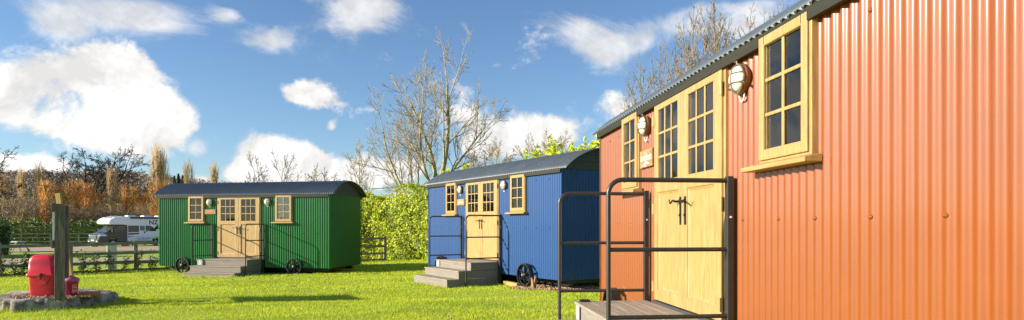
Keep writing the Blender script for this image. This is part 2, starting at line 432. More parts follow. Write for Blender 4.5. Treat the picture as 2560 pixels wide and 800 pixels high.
def make_hut(label, paint, loc, ang, sx):
    hut = thing('shepherd_hut', label, 'hut', loc, ang, 'corrugated shepherd huts on the lawn')
    hut.scale = (sx, 1, 1)
    z = ZB
    # cladding -------------------------------------------------
    w = MB()
    fr = lambda u, o, v: (u, -o, z + v)
    for a, b, v0, v1 in [(0.03, 1.10, 0, HH), (1.10, 1.68, 0, 1.38), (1.68, 2.17, 0, HH), (2.17, 3.65, 0, .285), (3.65, 4.17, 0, HH), (4.17, 4.75, 0, 1.38), (4.75, HL - 0.03, 0, HH)]:
        corr(w, a, b, v0, v1, fr)
    corr(w, 0.03, HL - 0.03, 0, HH, lambda u, o, v: (u, HW + o, z + v), 8)
    corr(w, 0.03, HW - 0.03, 0, HH, lambda u, o, v: (HL + o, u, z + v), 12)
    for a, b, v0, v1 in [(0.03, 0.60, 0, HH), (0.60, 1.42, 0, 1.30), (0.60, 1.42, 2.1, HH), (1.42, HW - 0.03, 0, HH)]:
        corr(w, a, b, v0, v1, lambda u, o, v: (-o, u, z + v), 8)
    rng = random.Random(3)
    # screw heads with washers
    def screw(u, v):
        M = Matrix.Translation((u, -AMP, z + v)) @ Matrix.Rotation(R(90), 4, 'X')
        w.lathe([(0.0125, 0.0), (0.0125, 0.003), (0.007, 0.004), (0.007, 0.010), (0.0, 0.011)], 8, M)
    for v in (0.10, 1.03, 2.02):
        for k in range(1, 14):
            u = round((k * HL / 14.0) / PITCH) * PITCH + PITCH / 4
            if any(a - .03 < u < b + .03 and v > 1.3 for a, b in WINS) or 2.1 < u < 3.72: continue
            screw(u, v)
    for v in (0.10, .75, 1.45, 2.1):
        for k in range(1, 6):
            u = round((k * HW / 6) / PITCH) * PITCH + PITCH / 4
            M = Matrix.Translation((HL + AMP, u, z + v)) @ Matrix.Rotation(R(90), 4, 'Y')
            w.lathe([(0.0125, 0.0), (0.0125, 0.003), (0.007, 0.004), (0.007, 0.010), (0.0, 0.011)], 8, M)
    wo = w.build('wall', paint, hut)
    # corner flashings
    for cx, cy, ax, ay in [(0, 0, -1, -1), (HL, 0, 1, -1), (0, HW, -1, 1), (HL, HW, 1, 1)]:
        e = AMP + 0.004
        px = cx + ax * e; py = cy + ay * e; t = MB()
        t.box(min(px, px - ax * .032), max(px, px - ax * .032), min(py, py - ay * .003), max(py, py - ay * .003), z - .01, z + HH)
        t.box(min(px, px - ax * .003), max(px, px - ax * .003), min(py - ay * .003, py - ay * .032), max(py - ay * .003, py - ay * .032), z - .01, z + HH)
        t.build('corner_trim', paint, hut)
    # inner lining with the openings left free
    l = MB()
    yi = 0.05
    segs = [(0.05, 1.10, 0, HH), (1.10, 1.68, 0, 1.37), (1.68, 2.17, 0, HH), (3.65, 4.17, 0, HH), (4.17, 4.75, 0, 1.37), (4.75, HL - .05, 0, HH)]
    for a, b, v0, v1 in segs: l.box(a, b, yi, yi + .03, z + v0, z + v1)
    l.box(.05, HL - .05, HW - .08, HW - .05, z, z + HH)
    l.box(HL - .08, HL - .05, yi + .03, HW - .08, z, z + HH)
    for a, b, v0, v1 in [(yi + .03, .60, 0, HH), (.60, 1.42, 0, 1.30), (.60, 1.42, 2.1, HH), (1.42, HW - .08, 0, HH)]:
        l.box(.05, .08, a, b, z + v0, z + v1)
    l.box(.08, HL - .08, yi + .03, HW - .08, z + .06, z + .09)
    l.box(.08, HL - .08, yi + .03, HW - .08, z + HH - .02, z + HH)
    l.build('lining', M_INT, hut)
    # bed, table and bench seen dimly through the glass
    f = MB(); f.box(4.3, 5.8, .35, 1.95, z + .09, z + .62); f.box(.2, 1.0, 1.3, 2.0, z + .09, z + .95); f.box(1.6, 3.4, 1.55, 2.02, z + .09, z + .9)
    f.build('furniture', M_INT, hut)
    # chassis and wheels
    c = MB()
    for y in (.35, HW - .35): c.box(.15, HL - .15, y - .05, y + .05, z - .13, z - .012)
    for x in np.linspace(.3, HL - .3, 7): c.box(x - .03, x + .03, .40, HW - .40, z - .11, z - .014)
    c.box(.04, HL - .04, .04, HW - .04, z - .010, z + .02)
    c.build('chassis', M_BLACK, hut)
    for x in (.98, 4.88):
        a = MB(); a.tube([(x, -.10, z + .045), (x, HW + .10, z + .045)], .03, 10); a.build('axle', M_BLACK, hut)
        for y in (-.125, HW + .125):
            wm = MB(); r = .245
            M = Matrix.Translation((x, y, z + .045)) @ Matrix.Rotation(R(90), 4, 'X')
            wm.lathe([(r - .022, -.05), (r, -.05), (r, .05), (r - .022, .05), (r - .022, .012), (r - .040, .010), (r - .040, -.010), (r - .022, -.012), (r - .022, -.05)], 48, M, False)
            wm.build('wheel', M_BLACK, hut)
            wh = hut.children[-1]
            s = MB()
            for k in range(6):
                an = k * math.pi / 3 + .5 * math.pi
                d = Vector((math.cos(an), 0, math.sin(an))); cc = Vector((x, y, z + .045))
                s.bar(cc + d * .04, cc + d * (r - .037), .030, .022, (0, 1, 0))
                s.bar(cc + d * .05, cc + d * (r - .036), .008, .056, (0, 1, 0))
            s.build('spokes', M_BLACK, wh)
            h = MB(); h.lathe([(0, -.055), (.03, -.055), (.055, -.035), (.055, .035), (.03, .055), (0, .055)], 20, M)
            h.build('hub', M_BLACK, wh)
            h = MB(); h.lathe([(0, .056), (.022, .056), (.022, .078), (.016, .085), (0, .085)], 14, M)
            h.build('hub_cap', M_BRASS if y < 0 else M_BLACK, wh)
    # roof ---------------------------------------------------------------
    ov = .062; ch = HW / 2 + ov; rise = .455; RR = (ch * ch + rise * rise) / (2 * rise); th = math.asin(ch / RR)
    ze = z + HH - .008
    r = MB(); K = 22
    us = np.linspace(-.20, HL + .20, int((HL + .4) / PITCH * 10))
    P = []
    for u in us:
        o = .011 * math.sin(u / PITCH * 2 * math.pi)
        row = []
        for j in range(K + 1):
            a = -th + 2 * th * j / K
            row.append((u, HW / 2 + (RR + o) * math.sin(a), ze + rise - RR + (RR + o) * math.cos(a)))
        P.append(row)
    r.grid(P)
    # roofing bolts
    for a in (-.8 * th, -.3 * th, .3 * th, .8 * th):
        for k in range(13):
            u = round((-.05 + k * (HL + .1) / 12) / PITCH) * PITCH + PITCH / 4
            M = Matrix.Translation((u, HW / 2 + (RR + AMP) * math.sin(a), ze + rise - RR + (RR + AMP) * math.cos(a))) @ Matrix.Rotation(-a, 4, 'X')
            r.lathe([(.016, 0), (.016, .004), (.009, .006), (.009, .014), (0, .015)], 7, M)
    ro = r.build('roof', M_ROOF, hut)
    so_ = ro.modifiers.new('sheet', 'SOLIDIFY'); so_.thickness = .004
    # gables
    for x0, x1 in ((-.022, -.002 + 0), (HL + .002, HL + .022)):
        gb = MB(); n = 24
        zb = z + HH + .001
        RA = RR - .013; tt = math.acos((RR - rise - .011) / RA)
        tt = min(tt, math.asin(min(.999, (HW / 2 + .03) / RA)))
        # planks with a small gap between them
        top = ze + rise - RR + RA
        edges = [zb, zb + .145, zb + .29, top]
        for q in range(3):
            lo, hi = edges[q] + (.004 if q else 0), edges[q + 1]
            pts_l = []; pts_r = []
            for v in np.linspace(lo, hi - .0005, 9):
                hw = math.sqrt(max(RA * RA - (v - (ze + rise - RR)) ** 2, 0)); hw = min(hw, HW / 2 + .02)
                pts_r.append((HW / 2 + hw, v)); pts_l.append((HW / 2 - hw, v))
            gb.prism(pts_r + pts_l[::-1], x0, x1, lambda a, b, t: (t, a, b))
        for q, nn in ((0, 7), (1, 5), (2, 2)):
            for kk in range(nn):
                yy = HW / 2 + (kk - (nn - 1) / 2) * .26; vv = edges[q] + .08
                M = Matrix.Translation((x1 if x1 > 1 else x0, yy, vv)) @ Matrix.Rotation(R(90 if x1 > 1 else -90), 4, 'Y')
                gb.lathe([(.012, 0), (.012, .004), (0, .006)], 8, M)
        gb.build('gable_board', M_GABLE, hut)
    for y0, y1 in ((-.055, -.022), (HW + .022, HW + .055)):
        fb = MB(); fb.box(-.02, HL + .02, y0, y1, z + HH - .082, z + HH + .012); fb.build('fascia', M_FASCIA, hut, .004)
    # windows -------------------------------------------------------------
    for (a, b) in WINS:
        v0, v1 = z + 1.38, z + 2.18
        fm = MB(); ring(fm, a, b, v0, v1, -.040, .05, .032, .03, .03)
        win = fm.build('window', M_PINE, hut, .004)
        s = MB(); ring(s, a + .022, b - .022, v0 + .018, v1 - .008, -.056, -.0405, .062, .062, .066)
        ring(s, a + .0335, b - .0335, v0 + .0315, v1 - .0315, -.0400, -.002, .0505, .039, .051)
        s.build('sash', M_PINE, win, .006)
        px0, px1, pz0, pz1 = a + .085, b - .085, v0 + .084, v1 - .0715
        gb = MB(); cx = (px0 + px1) / 2
        gb.box(cx - .011, cx + .011, -.046, -.0335, pz0, pz1)
        for q in (1, 2):
            vz = pz0 + (pz1 - pz0) * q / 3
            gb.box(px0, cx - .011, -.0455, -.0335, vz - .011, vz + .011); gb.box(cx + .011, px1, -.0455, -.0335, vz - .011, vz + .011)
        gb.build('glazing_bars', M_PINE, win, .004)
        p = MB(); p.box(px0 - .0005, px1 + .0005, -.0333, -.0275, pz0 - .0005, pz1 + .0005); p.build('glass_pane', M_GLASS, win)
        sl_ = MB(); sl_.prism([(-.115, v0 - .045), (-.115, v0 - .018), (-.0405, v0 - .001), (-.012, v0 - .001), (-.012, v0 - .045)], a - .10, b + .055, lambda y, zz, t: (t, y, zz))
        sl_.build('sill', M_PINE_H, win, .004)
        cu = MB()
        for c0, c1 in ((a + .02, a + .22), (b - .22, b - .02)):
            us = np.linspace(c0, c1, 15)
            cu.grid([[(u, .13 + .014 * math.sin((u - c0) / (c1 - c0) * 6 * math.pi), vv) for vv in (v0 - .03, v1)] for u in us])
        cu.build('curtain', M_CURT, win)
    # small end window on the left gable end
    ew = MB()
    y0, y1, v0, v1 = .60, 1.42, z + 1.30, z + 2.10
    for bx in [(y0, y0 + .08, v0, v1), (y1 - .08, y1, v0, v1), (y0 + .08, y1 - .08, v1 - .08, v1), (y0 + .08, y1 - .08, v0, v0 + .08), (.995, 1.025, v0 + .08, v1 - .08)]:
        ew.box(-.04, .03, bx[0], bx[1], bx[2], bx[3])
    win = ew.build('end_window', M_PINE, hut, .004)
    p = MB(); p.box(-.012, -.006, y0 + .078, y1 - .078, v0 + .078, v1 - .078); p.build('glass_pane', M_GLASS, win)
    # doors ----------------------------------------------------------------
    a, b, v0, v1 = DOOR[0], DOOR[1], z + DOOR[2], z + DOOR[3]
    df = MB()
    df.box(a - .02, a + .012, -.030, .05, v0, v1); df.box(b - .012, b + .02, -.030, .05, v0, v1); df.box(a + .012, b - .012, -.030, .05, v1 - .012, v1)
    df.build('door_frame', M_PINE, hut, .003)
    th_ = MB(); th_.box(a - .01, b + .01, -.06, .05, v0 - .03, v0 - .004); th_.build('threshold', M_GABLE, hut)
    mid = (a + b) / 2
    for k, (d0, d1) in enumerate(((a + .014, mid - .0025), (mid + .0025, b - .014))):
        lf = MB(); yf, yb = -.046, -.004
        g0, g1 = (2.289, 2.779) if k == 0 else (3.005, 3.495)
        q0, q1 = (2.275, 2.795) if k == 0 else (2.990, 3.510)
        gz0, gz1, qz0, qz1 = z + 1.41, z + 2.065, z + .40, z + 1.30
        # stiles, rails
        lf.box(d0, q0, yf, yb, v0 + .006, v1 - .014); lf.box(q1, d1, yf, yb, v0 + .006, v1 - .014)
        lf.box(q0, q1, yf, yb, v0 + .006, qz0); lf.box(q0, q1, yf, yb, qz1, gz0); lf.box(q0, q1, yf, yb, gz1, v1 - .014)
        lf.box(q0, g0, yf, yb, gz0, gz1); lf.box(g1, q1, yf, yb, gz0, gz1)
        leaf = lf.build('door_leaf', M_PINE, hut, .004)
        gb = MB()
        for i in (1, 2):
            xx = g0 + (g1 - g0) * i / 3; gb.box(xx - .011, xx + .011, yf + .004, -.0335, gz0, gz1)
        for i in (1, 2):
            vz = gz0 + (gz1 - gz0) * i / 3
            for j in range(3):
                e0 = g0 + (g1 - g0) * j / 3 + (.011 if j else 0); e1 = g0 + (g1 - g0) * (j + 1) / 3 - (.011 if j < 2 else 0)
                gb.box(e0, e1, yf + .0045, -.0335, vz - .011, vz + .011)
        gb.build('glazing_bars', M_PINE, leaf, .004)
        p = MB(); p.box(g0 + .0005, g1 - .0005, -.0333, -.0275, gz0 + .0005, gz1 - .0005); p.build('glass_pane', M_GLASS, leaf)
        pn = MB()
        pn.box(q0 + .0005, q1 - .0005, -.026, -.010, qz0 + .0005, qz1 - .0005)
        # moulding: four chamfered strips round the panel
        mw = .024
        for (xa, za, xb, zb_, nx, nz) in ((q0, qz0, q1, qz0, 0, 1), (q0, qz1, q1, qz1, 0, -1), (q0, qz0, q0, qz1, 1, 0), (q1, qz0, q1, qz1, -1, 0)):
            if nz: pn.add([(xa, yf + .008, za), (xb, yf + .008, za), (xb - mw, -.0258, zb_ + nz * mw), (xa + mw, -.0258, za + nz * mw)], [(0, 1, 2, 3)])
            else: pn.add([(xa, yf + .008, za), (xb, yf + .008, zb_), (xb + nx * mw, -.0258, zb_ - mw), (xa + nx * mw, -.0258, za + mw)], [(0, 1, 2, 3)])
        pn.build('door_panel', M_PINE, leaf)
        # wrought lever handle on a long back plate
        hx = d1 - .05 if k == 0 else d0 + .05; sg = -1 if k == 0 else 1
        h = MB(); hz = z + 1.19
        h.box(hx - .014, hx + .014, yf - .008, yf - .0002, hz - .19, hz + .045)
        h.tube([(hx, yf - .008, hz + .005), (hx, yf - .055, hz + .005)], .010, 8)
        pts = []
        for i in range(15):
            t = i / 14; pts.append((hx + sg * .125 * t, yf - .055 - .006 * math.sin(t * 3), hz + .005 + .010 * math.sin(t * 2 * math.pi * 1.15) - .006 * t + (.018 * max(0, t - .8) / .2)))
        h.tube(pts, [.0095 - .004 * i / 14 for i in range(15)], 8)
        h.tube([(hx, yf - .008, hz - .11), (hx, yf - .016, hz - .11)], .011, 10)
        h.build('handle', M_BLACK, leaf)
        ex = d0 if k == 0 else d1
        for hv in (.42, 1.15, 1.98):
            hb = MB(); hb.tube([(ex - sg * 0 + (-.012 if k == 0 else .012), yf - .006, z + hv - .05), (ex + (-.012 if k == 0 else .012), yf - .006, z + hv + .05)], .011, 10)
            hb.box(min(ex, ex + (.028 if k == 0 else -.028)), max(ex, ex + (.028 if k == 0 else -.028)), yf - .004, yf - .0003, z + hv - .045, z + hv + .045)
            hb.build('hinge', M_PINE, leaf)
    # curtain behind the doors
    cu = MB()
    for c0, c1 in ((2.2, 2.42), (3.42, 3.62)):
        us = np.linspace(c0, c1, 22)
        cu.grid([[(u, .14 + .014 * math.sin((u - c0) / (c1 - c0) * 8 * math.pi), vv) for vv in (z + .12, v1)] for u in us])
    cu.build('door_curtain', M_CURT, hut)
    # bulkhead lamps ---------------------------------------------------------
    for u in (1.875, 3.905):
        M = Matrix.Translation((u, -AMP - .016, z + 1.985)) @ Matrix.Rotation(R(90), 4, 'X')
        lb = MB(); lb.lathe([(0, -.016), (.100, -.016), (.100, .018), (.094, .0255), (0, .0255)], 28, M)
        lamp = lb.build('wall_lamp', M_LAMPB, hut)
        gl = MB(); gl.lathe([(.086, .026), (.085, .038), (.076, .052), (.056, .066), (.030, .073), (0, .075)], 24, M); gl.build('lamp_glass', M_LAMPW, lamp)
        cg = MB()
        cg.lathe([(.088, .0257), (.102, .0257), (.102, .036), (.088, .036), (.088, .0257)], 28, M, False)
        for off, vert in ((0, 1), (-.032, 0), (.032, 0)):
            pts = []
            for i in range(13):
                t = -1 + i / 6.0
                rr = math.sqrt(.096 ** 2 - off ** 2); s_ = t * rr; d_ = math.sqrt(s_ * s_ + off * off)
                hgt = .032 + .049 * math.sqrt(max(0, 1 - (d_ / .0965) ** 2))
                pts.append(M @ Vector((off, s_, hgt)) if vert else M @ Vector((s_, off, hgt)))
            cg.tube(pts, .0042, 6)
        for an in (90, 205, 335):
            c_, s_ = math.cos(R(an)), math.sin(R(an))
            cg.tube([M @ Vector((c_ * .100, s_ * .100, .030)), M @ Vector((c_ * .122, s_ * .122, .034))], .009, 8)
            cg.tube([M @ Vector((c_ * .116, s_ * .116, .034)), M @ Vector((c_ * .116, s_ * .116, .054))], .005, 6)
        cg.build('lamp_cage', M_BRASS, lamp)
        cb = MB(); pts = []
        for i in range(13):
            t = i / 12 * math.pi
            pts.append((u - .028 * math.cos(t), -AMP - .018 + .010 * i / 12, z + 1.985 - .098 - .055 * math.sin(t)))
        cb.tube(pts, .0055, 6); cb.build('cable', M_WHITE, lamp)
    return hut

def make_steps(label, loc, ang, sx, digit):
    st = thing('entrance_steps', label, 'steps', loc, ang, 'grey decked entrance steps of the huts'); st.scale = (sx, 1, 1)
    z = ZB; dk = z + .265
    a, b = 2.02, 3.715
    outs = [.76, 1.06, 1.34]; rs = .175
    # top deck: boards along the wall
    d = MB(); n = 5; y0 = -.065
    for i in range(n):
        q0 = y0 - (outs[0] - .065 + .02) * i / n; q1 = y0 - (outs[0] - .065 + .02) * (i + 1) / n + .005
        d.box(a - .012, b + .012, q1, q0, dk - .026, dk)
    rnd = random.Random(5)
    for i in range(n):
        for x in (a + .1, a + .6, a + 1.15, b - .1):
            yy = y0 - (outs[0] - .045) * (i + .5) / n
            d.lathe([(.007, dk + .0003), (.0, dk + .0015)], 6, Matrix.Translation((x, yy, 0)))
    d.build('deck', M_DECK, st, .003)
    r = MB(); r.box(a, b, -outs[0], -outs[0] + .024, dk - rs - .002, dk - .0265)
    r.build('riser', M_DECK_S, st, .002)
    for i in (1, 2):
        top = dk - rs * i
        t = MB(); t.box(a - .012, b + .012, -outs[i] - .015, -outs[i - 1] - .0005, top - .026, top); t.build('tread', M_DECK, st, .003)
        r = MB(); r.box(a, b, -outs[i], -outs[i] + .024, top - (rs if i == 1 else .26), top - .0265); r.build('riser', M_DECK_S, st, .002)
    # boarded sides following the tiers
    for x0, x1 in ((a, a + .022), (b - .022, b)):
        s = MB()
        s.box(x0, x1, -outs[0] + .0245, -.06, dk - rs + .002, dk - .0265)
        s.box(x0, x1, -outs[1] + .0245, -.06, dk - 2 * rs + .003, dk - rs - .003)
        s.box(x0, x1, -outs[2] + .0245, -.06, dk - 3 * rs - .1, dk - 2 * rs - .002)
        s.build('side_board', M_DECK_S, st, .002)
    # number plate on the top riser
    p = MB(); p.box(a + .004, a + .185, -outs[0] - .006, -outs[0] - .0002, dk - rs + .006, dk - .030)
    pl = p.build('number_plate', M_PLATE, st, .002)
    p = MB(); p.box(a + .186, a + .202, -outs[0] - .012, -outs[0] - .0002, dk - rs + .003, dk - .028); p.build('edge_strip', M_BLACK, pl)
    M = Matrix.Translation((a + .095, -outs[0] - .0075, dk - .100)) @ Matrix.Rotation(R(90), 4, 'X')
    text_obj('numeral', digit, .165, M_CREAM, pl, M, .001, sx=1.15)
    # rubber stop in the corner of the deck
    q = MB(); q.box(a + .015, a + .075, -outs[0] + .02, -outs[0] + .12, dk + .0005, dk + .022); q.build('rubber_stop', M_BLACK, st, .008)
    # two handrails, a square post at the wall and a bent tube outside
    for x in (1.965, 3.775):
        ps = MB(); ps.box(x - .026, x + .026, -.074, -.030, .0, z + 1.335); h = ps.build('handrail', M_STEEL, st, .004)
        tb = MB(); yo = -.915; rt = .0165; top = z + 1.305; rc = .10
        pts = [(x, -.0735, top), (x, yo + rc, top)]
        for i in range(1, 9):
            an = i / 8 * math.pi / 2; pts.append((x, yo + rc - rc * math.sin(an), top - rc + rc * math.cos(an)))
        pts.append((x, yo, -.06)); tb.tube(pts, rt, 12)
        tb.build('bent_tube', M_STEEL, h)
        for v in (.36, .825):
            cr = MB(); cr.tube([(x, -.0735, z + v), (x, yo + .012, z + v)], .0155, 10); cr.build('cross_rail', M_STEEL, h)
        bo = MB()
        bo.tube([(x + .0255, -.052, z + 1.05), (x + .033, -.052, z + 1.05)], .008, 6)
        bo.build('bolt', M_WHITE, h)
    return st

def make_sign(label, loc, ang, sx, word, paint, v, hgt, swirl):
    s = MB(); z = ZB
    u0, u1 = 1.70, 2.085
    s.box(u0, u1, -.032, -.0125, z + v - hgt / 2, z + v + hgt / 2)
    o = s.build('name_sign', M_SIGNW, None, .003); o.location = loc; o.rotation_euler = (0, 0, ang); o.scale = (sx, 1, 1)
    tag(o, label, 'sign')
    M = Matrix.Translation(((u0 + u1) / 2, -.033, z + v + (.012 if swirl else 0))) @ Matrix.Rotation(R(90), 4, 'X')
    text_obj('lettering', word, .096, paint, o, M, .001, shear=.22)
    if swirl:
        w = MB(); pts = []
        for i in range(25):
            t = i / 24; pts.append((u0 + .07 + .25 * t, -.034, z + v - .055 + .016 * math.sin(t * 2 * math.pi * 1.3 + 3.4) + .012 * t))
        w.tube(pts, [.0015 + .006 * math.sin(math.pi * i / 24) for i in range(25)], 6)
        pts = [(u0 + .20 + .024 * math.cos(t), -.034, z + v - .062 + .019 * math.sin(t)) for t in np.linspace(0, 5.2, 14)]
        w.tube(pts, .005, 6)
        w.build('flourish', M_CREAM, o)
    return o

P_GREEN = wall_paint('green_paint', (0.007, 0.135, 0.030), .42, .5)
P_BLUE = wall_paint('blue_paint', (0.011, 0.066, 0.215), .5, .25)
P_ORANGE = wall_paint('terracotta_paint', (0.252, 0.066, 0.0118), .46, .8)
def pose(Lx, Ly, ang, eyebot): return (Lx, Ly, EYE - eyebot - ZB), R(ang)
POSES = [
    ('green', P_GREEN, pose(-11.12, 20.17, -12.34, 1.240), .981, '5', 'Mabel', M_CORAL, 1.69, .145, False),
    ('blue', P_BLUE, pose(-2.299, 17.688, -57.80, 1.062), 1.030, '4', 'Jimmy', M_CREAM, 1.665, .155, False),
    ('orange', P_ORANGE, pose(1.151, 8.261, -83.687, .985), 1.008, '3', 'Lambert', M_MINT, 1.66, .175, True)]
desc = {'green': 'green corrugated shepherd hut with arched dark roof and pine double doors',
        'blue': 'blue corrugated shepherd hut with arched grey roof in front of the laurel hedge',
        'orange': 'terracotta orange corrugated shepherd hut close up with pine doors and windows'}
for nm, paint, (loc, ang), sx, dg, word, sp, sv, sh, sw in POSES:
    HL = 6.04 if nm == 'orange' else 5.95
    make_hut(desc[nm], paint, loc, ang, sx)
    make_steps('grey decked steps with black handrails and number %s at the %s hut' % (dg, nm), loc, ang, sx, dg)
    make_sign({'green': 'small timber name sign with red lettering beside the green hut doors',
               'blue': 'small timber name sign with pale lettering beside the blue hut doors',
               'orange': 'timber name sign with mint lettering and swirl on the orange hut'}[nm], loc, ang, sx, word, sp, sv, sh, sw)
def hut_local(k, x, y):
    (lx, ly, lz), a = POSES[k][2]
    c, s = math.cos(a), math.sin(a); dx = np.asarray(x) - lx; dy = np.asarray(y) - ly
    return (c * dx + s * dy) / POSES[k][3], -s * dx + c * dy
def hut_world(k, u, v):
    (lx, ly, lz), a = POSES[k][2]; u = u * POSES[k][3]
    c, s = math.cos(a), math.sin(a); return lx + c * u - s * v, ly + s * u + c * v
# ------------------------------------------------------------------ fire point on the tree stump
M_RED = mat('red_polythene', (0.60, 0.012, 0.030), 0.38, var=0.10, vscale=3, coat=0.1)
M_FADED = mat('faded_red_polythene', (0.36, 0.022, 0.085), 0.5, var=0.2, vscale=5)
M_FADEDTOP = mat('sunbleached_lid', (0.44, 0.10, 0.19), 0.55, var=0.2, vscale=6)
M_LABELRED = mat('label_red', (0.55, 0.008, 0.010), 0.4)
M_OLDWOOD = mat('weathered_timber', (0.115, 0.098, 0.078), 0.9, var=0.4, vscale=7, stretch=(4, 4, .5), bump=0.6, col2=(0.185, 0.158, 0.125))
M_RAILWOOD = mat('grey_fence_timber', (0.20, 0.18, 0.135), 0.9, var=0.3, vscale=3, bump=0.3, col2=(0.27, 0.24, 0.175))
M_YELLOWWOOD = mat('treated_timber', (0.42, 0.28, 0.085), 0.8, var=0.25, vscale=6, stretch=(4, 4, .5), bump=0.3)
M_STUMP = mat('stump_wood', (0.13, 0.11, 0.085), 0.95, var=0.5, vscale=6, bump=1.0, bscale=14, col2=(0.36, 0.32, 0.255))
M_CHIP = mat('bark_chips', (0.34, 0.25, 0.16), 0.9, island=.55, hue=.02)
M_TERRA = mat('terracotta_tile', (0.42, 0.13, 0.04), 0.8, var=0.2)
SX, SY, STOP = -8.22, 11.35, 0.095
def make_stump():
    rng = random.Random(11); n = 160
    m = MB(); rings = []
    lob = [1 + .05 * math.sin(5 * a + 1) + .045 * math.sin(9 * a + 2) + .04 * math.sin(17 * a) * (.5 + .5 * math.sin(3 * a)) + .022 * math.sin(29 * a + math.sin(4 * a) * 2) for a in np.linspace(0, 2 * math.pi, n, endpoint=False)]
    jit = [0] * n; i = 0
    while i < n:
        w_ = rng.randint(3, 9); dd_ = rng.uniform(-.01, .03)
        for j_ in range(w_):
            if i + j_ < n: jit[i + j_] = dd_ + .035 * math.sin(math.pi * (j_ + .5) / w_) - .02
        i += w_
    for zf, sc in ((-.45, 1.13), (0.0, 1.06), (.35, 1.0), (.8, .985), (1.0, .955), (1.04, .90), (1.02, .70), (1.06, .4), (1.03, .05)):
        row = []
        for i in range(n):
            a = 2 * math.pi * i / n
            k = sc * (1 + (lob[i] - 1) * (1.0 if zf < 1.01 else .5) + jit[i] * (1.5 if zf < 1.01 else .3))
            x = SX + 1.00 * k * math.cos(a); y = SY + .92 * k * math.sin(a)
            base = gz(SX, SY)
            row.append((x, y, base + (STOP - base) * zf + (.012 * math.sin(7 * a + 3 * zf) if zf > .9 else 0)))
        row.append(row[0]); rings.append(row)
    m.grid(rings)
    o = m.build('tree_stump', M_STUMP)
    return tag(o, 'low wide grey sawn tree stump on the lawn carrying the fire point', 'stump')
make_stump()
ST = STOP + .006
def make_firebox():
    cx, cy = -8.00, 10.98
    t = thing('fire_box', 'large bright red lidded plastic bin on the stump behind the post', 'bin', (cx, cy, ST), R(8))
    b = MB()
    def rr(w, d, r, n=5):
        pts = []
        for (sx_, sy_, a0) in ((1, 1, 0), (-1, 1, 90), (-1, -1, 180), (1, -1, 270)):
            for i in range(n + 1):
                a = R(a0 + 90 * i / n); pts.append((sx_ * (w / 2 - r) + r * math.cos(a), sy_ * (d / 2 - r) + r * math.sin(a)))
        return pts
    def loft(mb, secs, cap=True):
        rows = [[(x, y, z) for x, y in rr(w, d, r)] for w, d, r, z in secs]
        k = len(rows[0])
        vs = [p for row in rows for p in row]; fs = []
        for i in range(len(rows) - 1):
            for j in range(k): fs.append((i * k + j, i * k + (j + 1) % k, (i + 1) * k + (j + 1) % k, (i + 1) * k + j))
        mb.add(vs, fs, True); 
        if cap: mb.add(rows[0], [tuple(range(k))[::-1]]); mb.add(rows[-1], [tuple(range(k))])
    loft(b, [(.375, .285, .05, .0), (.41, .315, .06, .33), (.415, .325, .06, .37)])
    # moulded pocket under the latch and a raised ridge
    b.prism([(.03, .35), (.25, .35), (.22, .28), (.19, .225), (.09, .225), (.06, .28)], -.178, -.13, lambda x, zz, tt: (x - .09, tt, zz))
    b.build('bin_body', M_RED, t)
    l = MB()
    loft(l, [(.455, .36, .05, .355), (.46, .365, .05, .362), (.46, .365, .05, .400), (.418, .325, .05, .404), (.410, .315, .06, .58), (.40, .305, .07, .645), (.37, .27, .09, .688), (.30, .19, .08, .712), (.15, .09, .04, .722)])
    l.build('bin_lid', M_RED, t)
    k = MB(); k.box(.002, .034, -.202, -.1835, .30, .41); k.build('latch', M_BLACK, t, .004)
    k = MB(); k.tube([(-.06, -.145, .29), (-.06, -.172, .29)], .010, 8); k.tube([(.08, -.175, .25), (.08, -.190, .25)], .009, 8); k.build('stud', M_RED, t)
    # bucket
    t = thing('fire_bucket', 'small faded pinkish red bin with fire bucket label beside the post', 'bucket', (-7.565, 10.98, ST), R(40))
    t.scale = (.64, .64, .84)
    b = MB(); b.lathe([(0, 0), (.135, 0), (.175, .30), (.180, .305), (.180, .325)], 26); b.build('bin_body', M_FADED, t)
    l = MB(); l.lathe([(.196, .312), (.200, .318), (.200, .345), (.165, .375), (.09, .402), (.035, .410), (.03, .425), (0, .43)], 26); l.build('bin_lid', M_FADEDTOP, t)
    # label patch, curved on the body
    lb = MB(); pts = []
    a0, a1 = R(-92), R(-38)
    row = [[((.1365 + .04 * h / .30) * math.cos(a) * 1.006, (.1365 + .04 * h / .30) * math.sin(a) * 1.006, h) for h in (.07, .265)] for a in np.linspace(a0, a1, 12)]
    lb.grid(row); lab = lb.build('label', M_LABELRED, t)
    am = R(-62); rad = .168
    for s, dz, sz in (('Fire', .19, .075), ('Bucket', .125, .062)):
        Mx = Matrix.Rotation(am + R(90), 4, 'Z') @ Matrix.Translation((0, -(.1385 + .04 * dz / .30) - .006, dz)) @ Matrix.Rotation(R(90 - 7), 4, 'X')
        text_obj('label_text', s, sz, M_WHITE, lab, Mx, .001, sx=.62)
    bd = MB()
    for z0, z1, b0, b1 in ((.235, .239, -84, -40), (.083, .087, -84, -40), (.083, .239, -84, -82)):
        bd.grid([[((.1365 + .04 * h / .30) * math.cos(a) * 1.014, (.1365 + .04 * h / .30) * math.sin(a) * 1.014, h) for h in (z0, z1)] for a in np.linspace(R(b0), R(b1), 10)])
    bd.build('label_border', M_WHITE, lab)
    k = MB(); k.tube([(-.06, -.165, .10), (-.06, -.185, .10)], .011, 8); k.build('tap', M_BRASS, t)
    # tile
    t = MB(); t.box(-.15, .15, -.05, .05, 0, .065)
    o = t.build('terracotta_tile', M_TERRA, None, .006); o.location = (-7.27, 11.04, ST + .010); o.rotation_euler = (R(2), R(-2.5), R(4))
    tag(o, 'orange brown terracotta tile lying on the stump by the small bin', 'tile')
make_firebox()
